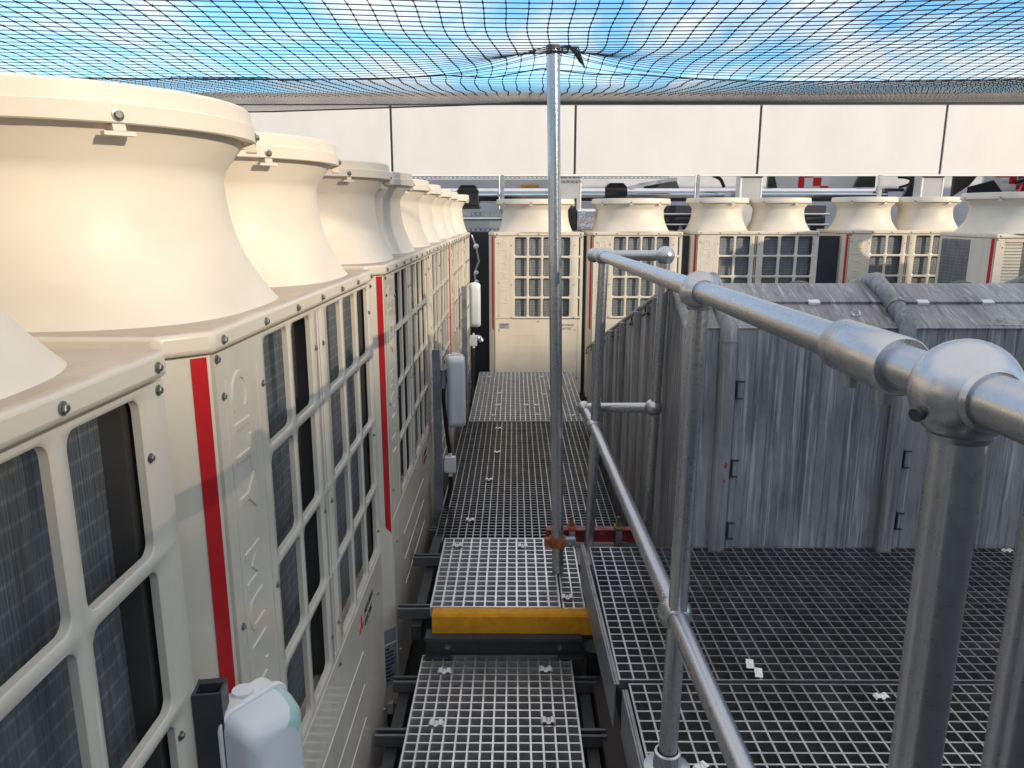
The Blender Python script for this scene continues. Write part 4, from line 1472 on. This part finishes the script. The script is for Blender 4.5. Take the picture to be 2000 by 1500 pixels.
tray(-1.5, 1.95, 9.90, 2.058, 2.086, 'perforated cable tray close under the white screen')
tray(-0.75, 0.05, 9.2, 1.60, 1.645, 'perforated cable tray edge in the gap at the end of the left row')
tray(-0.75, 0.05, 9.22, 1.415, 1.455, 'lower perforated tray edge just above the dark door')
tag(MB().box(-0.8, 0.1, 9.26, 9.3, 1.45, 1.60).build('tray_backing', M['galv'], smooth=0), 'galvanised sheet between the two tray edges at the end of the left row', 'metal sheet')
pipe(-0.8, 0.1, 9.24, 1.565, 0.018, 'thin silver pipe across the gap at the end of the left row')
tag(MB().box(-1.9, 0.75, 10.7, 10.75, 1.78, 2.085).build('trunking', M['greywhite'], smooth=0, bevel=0.004), 'pale grey trunking behind the silver pipes', 'trunking')
tag(MB().box(0.08, 0.33, 10.64, 10.68, pxZ(366, 10.64), pxZ(361, 10.64)).build('yellow_label_strip', M['yellow'], smooth=0), 'small yellow strip above the silver pipe left of the pole', 'marker strip')


def rod(x, y, z0, z1, label):
    t = empty('strut_hanger', (x, y, z0), label, 'hanger', 'upright channel hangers behind the far units')
    MB().box(-0.02, 0.02, -0.02, 0.02, 0, z1 - z0).build('channel', M['galv_dull'], t, smooth=0, bevel=0.002)
    MB().tube([(-0.035, -0.03, 0), (-0.035, -0.03, z1 - z0)], 0.008, 8).build('rod', M['galv'], t)
    MB().box(-0.055, -0.021, -0.045, -0.015, (z1 - z0) * 0.45, (z1 - z0) * 0.45 + 0.03).build('nut_plate', M['zinc'], t, smooth=0)


rod(-0.14, 8.95, 1.62, 2.055, 'upright channel hanger above the left corner of the first far fan duct')
rod(2.08, 8.9, 1.2, 2.055, 'upright channel hanger between the second and third far fan ducts')
rod(4.17, 8.95, 1.7, 2.055, 'upright channel hanger above the fourth far unit')
tag(MB().box(0.70, 0.93, 8.78, 8.9, 1.42, 1.68).build('foil_lagging', M['foil'], smooth=0, bevel=0.03), 'crinkled silver foil lagging between the first and second far fan ducts', 'pipe lagging')
tag(MB().prism([(0.56, 1.45), (0.70, 1.43), (0.70, 1.80), (0.60, 1.76), (0.52, 1.62)], 8.80, 8.86, Matrix(((1, 0, 0, 0), (0, 0, 1, 0), (0, 1, 0, 0), (0, 0, 0, 1)))).build('grey_cowl', M['darkgrey'], smooth=0),
    'dark grey cowl left of the foil lagging', 'cowl')
# gap darkness painted as a navy sheet, with small pipes, between far ducts 2 and 3, 4 and 5
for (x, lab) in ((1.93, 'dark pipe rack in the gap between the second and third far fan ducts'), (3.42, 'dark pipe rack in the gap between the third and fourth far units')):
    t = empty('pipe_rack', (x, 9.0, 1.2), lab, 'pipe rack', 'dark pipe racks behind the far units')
    MB().box(-0.22, 0.22, 0.1, 0.13, 0, 0.52).build('painted_dark_sheet', M['navy'], t, smooth=0)
    for z in (0.30, 0.42):
        MB().tube([(-0.24, 0.05, z), (0.24, 0.05, z)], 0.014, 8).build('pipe', M['galv'], t)
    MB().tube([(0.0, 0.02, 0.0), (0.0, 0.02, 0.28)], 0.02, 8).build('pipe', M['galv_dull'], t)

# dark door and valves at the end of the left row
dr = empty('dark_door', (-0.62, 8.95, -0.42), 'dark navy metal door between the left row and the far units', 'door')
MB().box(0.0, 0.62, 0.0, 0.05, 0, 1.84).build('leaf', M['navy'], dr, smooth=0, bevel=0.004)
MB().box(0.02, 0.60, -0.006, -0.0005, 0.62, 0.66).build('rail', M['navy'], dr, smooth=0)
vt = empty('valve_set', (-0.415, 8.3, 0.9), 'small white and steel pipe valves hanging at the end of the left row', 'valves')
for (z, rr_) in ((0.38, 0.03), (0.10, 0.024), (0.0, 0.024)):
    MB().sphere((0, 0, z), rr_, 12, 8).build('valve', M['white_plastic'], vt)
MB().tube([(-0.05, 0.02, 0.5), (0.0, 0.0, 0.38), (0.03, 0.0, 0.22), (-0.02, 0, 0.10), (0.0, 0, -0.05)], 0.009, 8).build('tube', M['galv'], vt)
vt2 = empty('pipe_elbow', (-0.33, 6.75, 0.50), 'small galvanised elbow beside the farthest white junction box', 'pipe elbow')
MB().tube([(-0.02, 0, 0.03), (0.02, 0, 0.03), (0.035, 0, 0.0)], 0.022, 12).build('elbow', M['galv'], vt2)
MB().sphere((0.0, 0, 0.03), 0.027, 12, 8).build('ball', M['galv'], vt2)

# dark sheets painted in as the shade of the gaps between far units
for (x0_, x1_, lab) in ((0.712, 0.745, 'dark sheet standing for gap shade between the first and second far units'), (1.712, 1.81, 'dark sheet standing for gap shade between the second and third far units'), (3.125, 3.365, 'dark sheet standing for gap shade between the third and fourth far units')):
    tag(MB().box(x0_, x1_, YF + 0.10, YF + 0.13, -0.3, 1.40).build('gap_shade_sheet', M['navy'], smooth=0), lab, 'panel', 'dark sheets painted as shade between far units')


# ------------------------------------------------------------------ red and white boards, trailer-like boxes behind
def board(x0, x1, z0, z1, y, blocks, label):
    t = empty('marked_board', (x0, y, z0), label, 'marked board', 'white boards with red blocks')
    MB().box(0, x1 - x0, 0, 0.05, 0, z1 - z0).build('board', M['greywhite'], t, smooth=0, bevel=0.004)
    for (a0, a1, b0, b1, col) in blocks:
        MB().box(a0 - x0, a1 - x0, -0.004, -0.0005, b0 - z0, b1 - z0).build('red_block' if col == 'r' else 'white_block', M['brightred'] if col == 'r' else M['whitefilm'], t, smooth=0)


Yb = 11.0
bx = lambda x: pxX(x, Yb)
bz = lambda y: pxZ(y, Yb)
board(bx(1484), bx(1660), bz(372), bz(330), Yb,
      [(bx(1539), bx(1550), bz(367), bz(342), 'r'), (bx(1550.5), bx(1567), bz(347), bz(342), 'r'), (bx(1551), bx(1566), bz(367), bz(347.5), 'w'),
       (bx(1567), bx(1582), bz(363), bz(347), 'r'), (bx(1582.5), bx(1597), bz(363), bz(342), 'w'), (bx(1581), bx(1596), bz(367), bz(363.5), 'r')],
      'pale board with red block markings under the screen, left one')
board(bx(1880), bx(1960), bz(377), bz(330), Yb - 0.1,
      [(bx(1900), bx(1926), bz(347), bz(338), 'r'), (bx(1926.5), bx(1940), bz(360), bz(345), 'r'), (bx(1940.5), bx(1954), bz(371), bz(361), 'r'),
       (bx(1912), bx(1926), bz(372), bz(360), 'w'), (bx(1910), bx(1926), bz(355), bz(347.5), 'w'), (bx(1926.5), bx(1940), bz(371), bz(360.5), 'w')],
      'pale board with stepped red blocks at the right edge under the screen')


def wedge(pts, y, th, name, m, label, cat, group=None):
    P = [(pxX(a, y), pxZ(b, y)) for a, b in pts]
    mb = MB().prism(P, y, y + th, Matrix(((1, 0, 0, 0), (0, 0, 1, 0), (0, 1, 0, 0), (0, 0, 0, 1))))
    return tag(mb.build(name, M[m], smooth=0), label, cat, group)


wedge([(1482, 335), (1492, 335), (1500, 367), (1482, 367)], 10.7, 0.06, 'dark_gusset', 'sky_reflect_glass', 'dark slanting plate right of the second screen post', 'plate', 'dark slanting plates under the screen')
wedge([(1656, 335), (1684, 335), (1684, 366), (1645, 366)], 10.7, 0.06, 'dark_gusset', 'sky_reflect_glass', 'dark slanting plate left of the third hanger', 'plate', 'dark slanting plates under the screen')
wedge([(1735, 335), (1790, 335), (1790, 384), (1740, 384), (1752, 352)], 10.6, 0.06, 'dark_cabinet', 'navy', 'dark cabinet left of the third screen post', 'cabinet')
wedge([(1832, 335), (1880, 335), (1862, 362), (1832, 384)], 10.6, 0.06, 'dark_hood', 'brown', 'dark hood right of the third screen post', 'hood')
wedge([(1862, 365), (1906, 352), (1926, 376), (1862, 378)], 10.5, 0.05, 'dark_flap', 'navy', 'dark flap under the red-block board at the right edge', 'flap')
wedge([(1955, 335), (2010, 335), (2010, 380), (1958, 380)], 10.7, 0.05, 'grey_cabinet', 'darkgrey', 'dark grey cabinet at the right edge under the screen', 'cabinet')
wedge([(1690, 368), (1740, 368), (1740, 374), (1690, 374)], 10.3, 0.05, 'ledge', 'darkgrey', 'dark ledge above the fourth unit', 'ledge')


def cab(pts, y, r, label, m='pvc'):
    return cable([(pxX(a, y), y, pxZ(b, y)) for a, b in pts], r, label, m)


cab([(1378, 343), (1392, 350), (1400, 366)], 10.2, 0.022, 'thick black cable curving down left of the second screen post')
cab([(1726, 346), (1740, 347), (1752, 352), (1748, 360), (1730, 366)], 10.2, 0.018, 'black cable hooking left from the dark cabinet')
cab([(1976, 340), (1966, 350), (1948, 356)], 10.2, 0.03, 'black cable crossing the red-block board at the right edge')
cab([(1968, 342), (1962, 356), (1955, 374)], 10.25, 0.014, 'thin red cable beside the right red-block board', 'brightred')
wedge([(810, 350), (838, 350), (846, 368), (820, 368)], 9.9, 0.05, 'dark_bracket', 'black', 'dark bracket under the screen just right of the fourth fan duct', 'bracket')
wedge([(1217, 366), (1240, 358), (1310, 346), (1312, 352), (1240, 366), (1225, 371)], 9.9, 0.03, 'silver_branch', 'galv_dull', 'slanting silver branch pipe right of the second pipe support', 'pipe')
wedge([(1248, 362), (1310, 353), (1316, 368), (1250, 368)], 10.1, 0.03, 'dark_bracket', 'darkgrey', 'dark bracket below the slanting silver branch pipe', 'bracket')

# ------------------------------------------------------------------ unseen sun blocker added outside the frame, outline shaped to shade the deck
Lo = 30.0
e_ax = Vector((math.cos(R(SUN_AZ)), math.sin(R(SUN_AZ)), 0))
dh = Vector((math.sin(R(SUN_AZ)), -math.cos(R(SUN_AZ)), 0))
tel = math.tan(R(SUN_EL))
prof_ = [(-30, 1.70), (0.4, 1.68), (0.7, 1.64), (1.70, 1.66), (1.86, 1.66), (1.87, 2.7), (2.42, 2.7), (2.43, 1.70), (4.9, 1.66), (5.2, 1.32), (14, 1.32), (14.1, 0.2), (26, 0.2)]
poly = [(s, h + Lo * tel) for s, h in prof_]
poly = [(-30, -8)] + poly + [(26, -8)]
Tm = Matrix(((e_ax.x, 0, dh.x, dh.x * Lo), (e_ax.y, 0, dh.y, dh.y * Lo), (0, 1, 0, 0), (0, 0, 0, 1)))
tag(MB().prism(poly, 0, 6.0, Tm).build('added_sun_blocker', M['blocker_brown'], smooth=0), 'unseen block added behind the camera, its stepped outline shaped to shade the deck', 'sun blocker')

tag(MB().box(-9, 12, -4.6, -4.0, -0.42, 2.4).build('dark_reflection_wall', mat('reflection_wall_dark', (0.13, 0.135, 0.145), 0.6, var=0.3, scale=2), smooth=0), 'unseen dark wall added behind the camera to darken reflections', 'reflection blocker')  # unseen wall added to darken reflections and hold back sky light
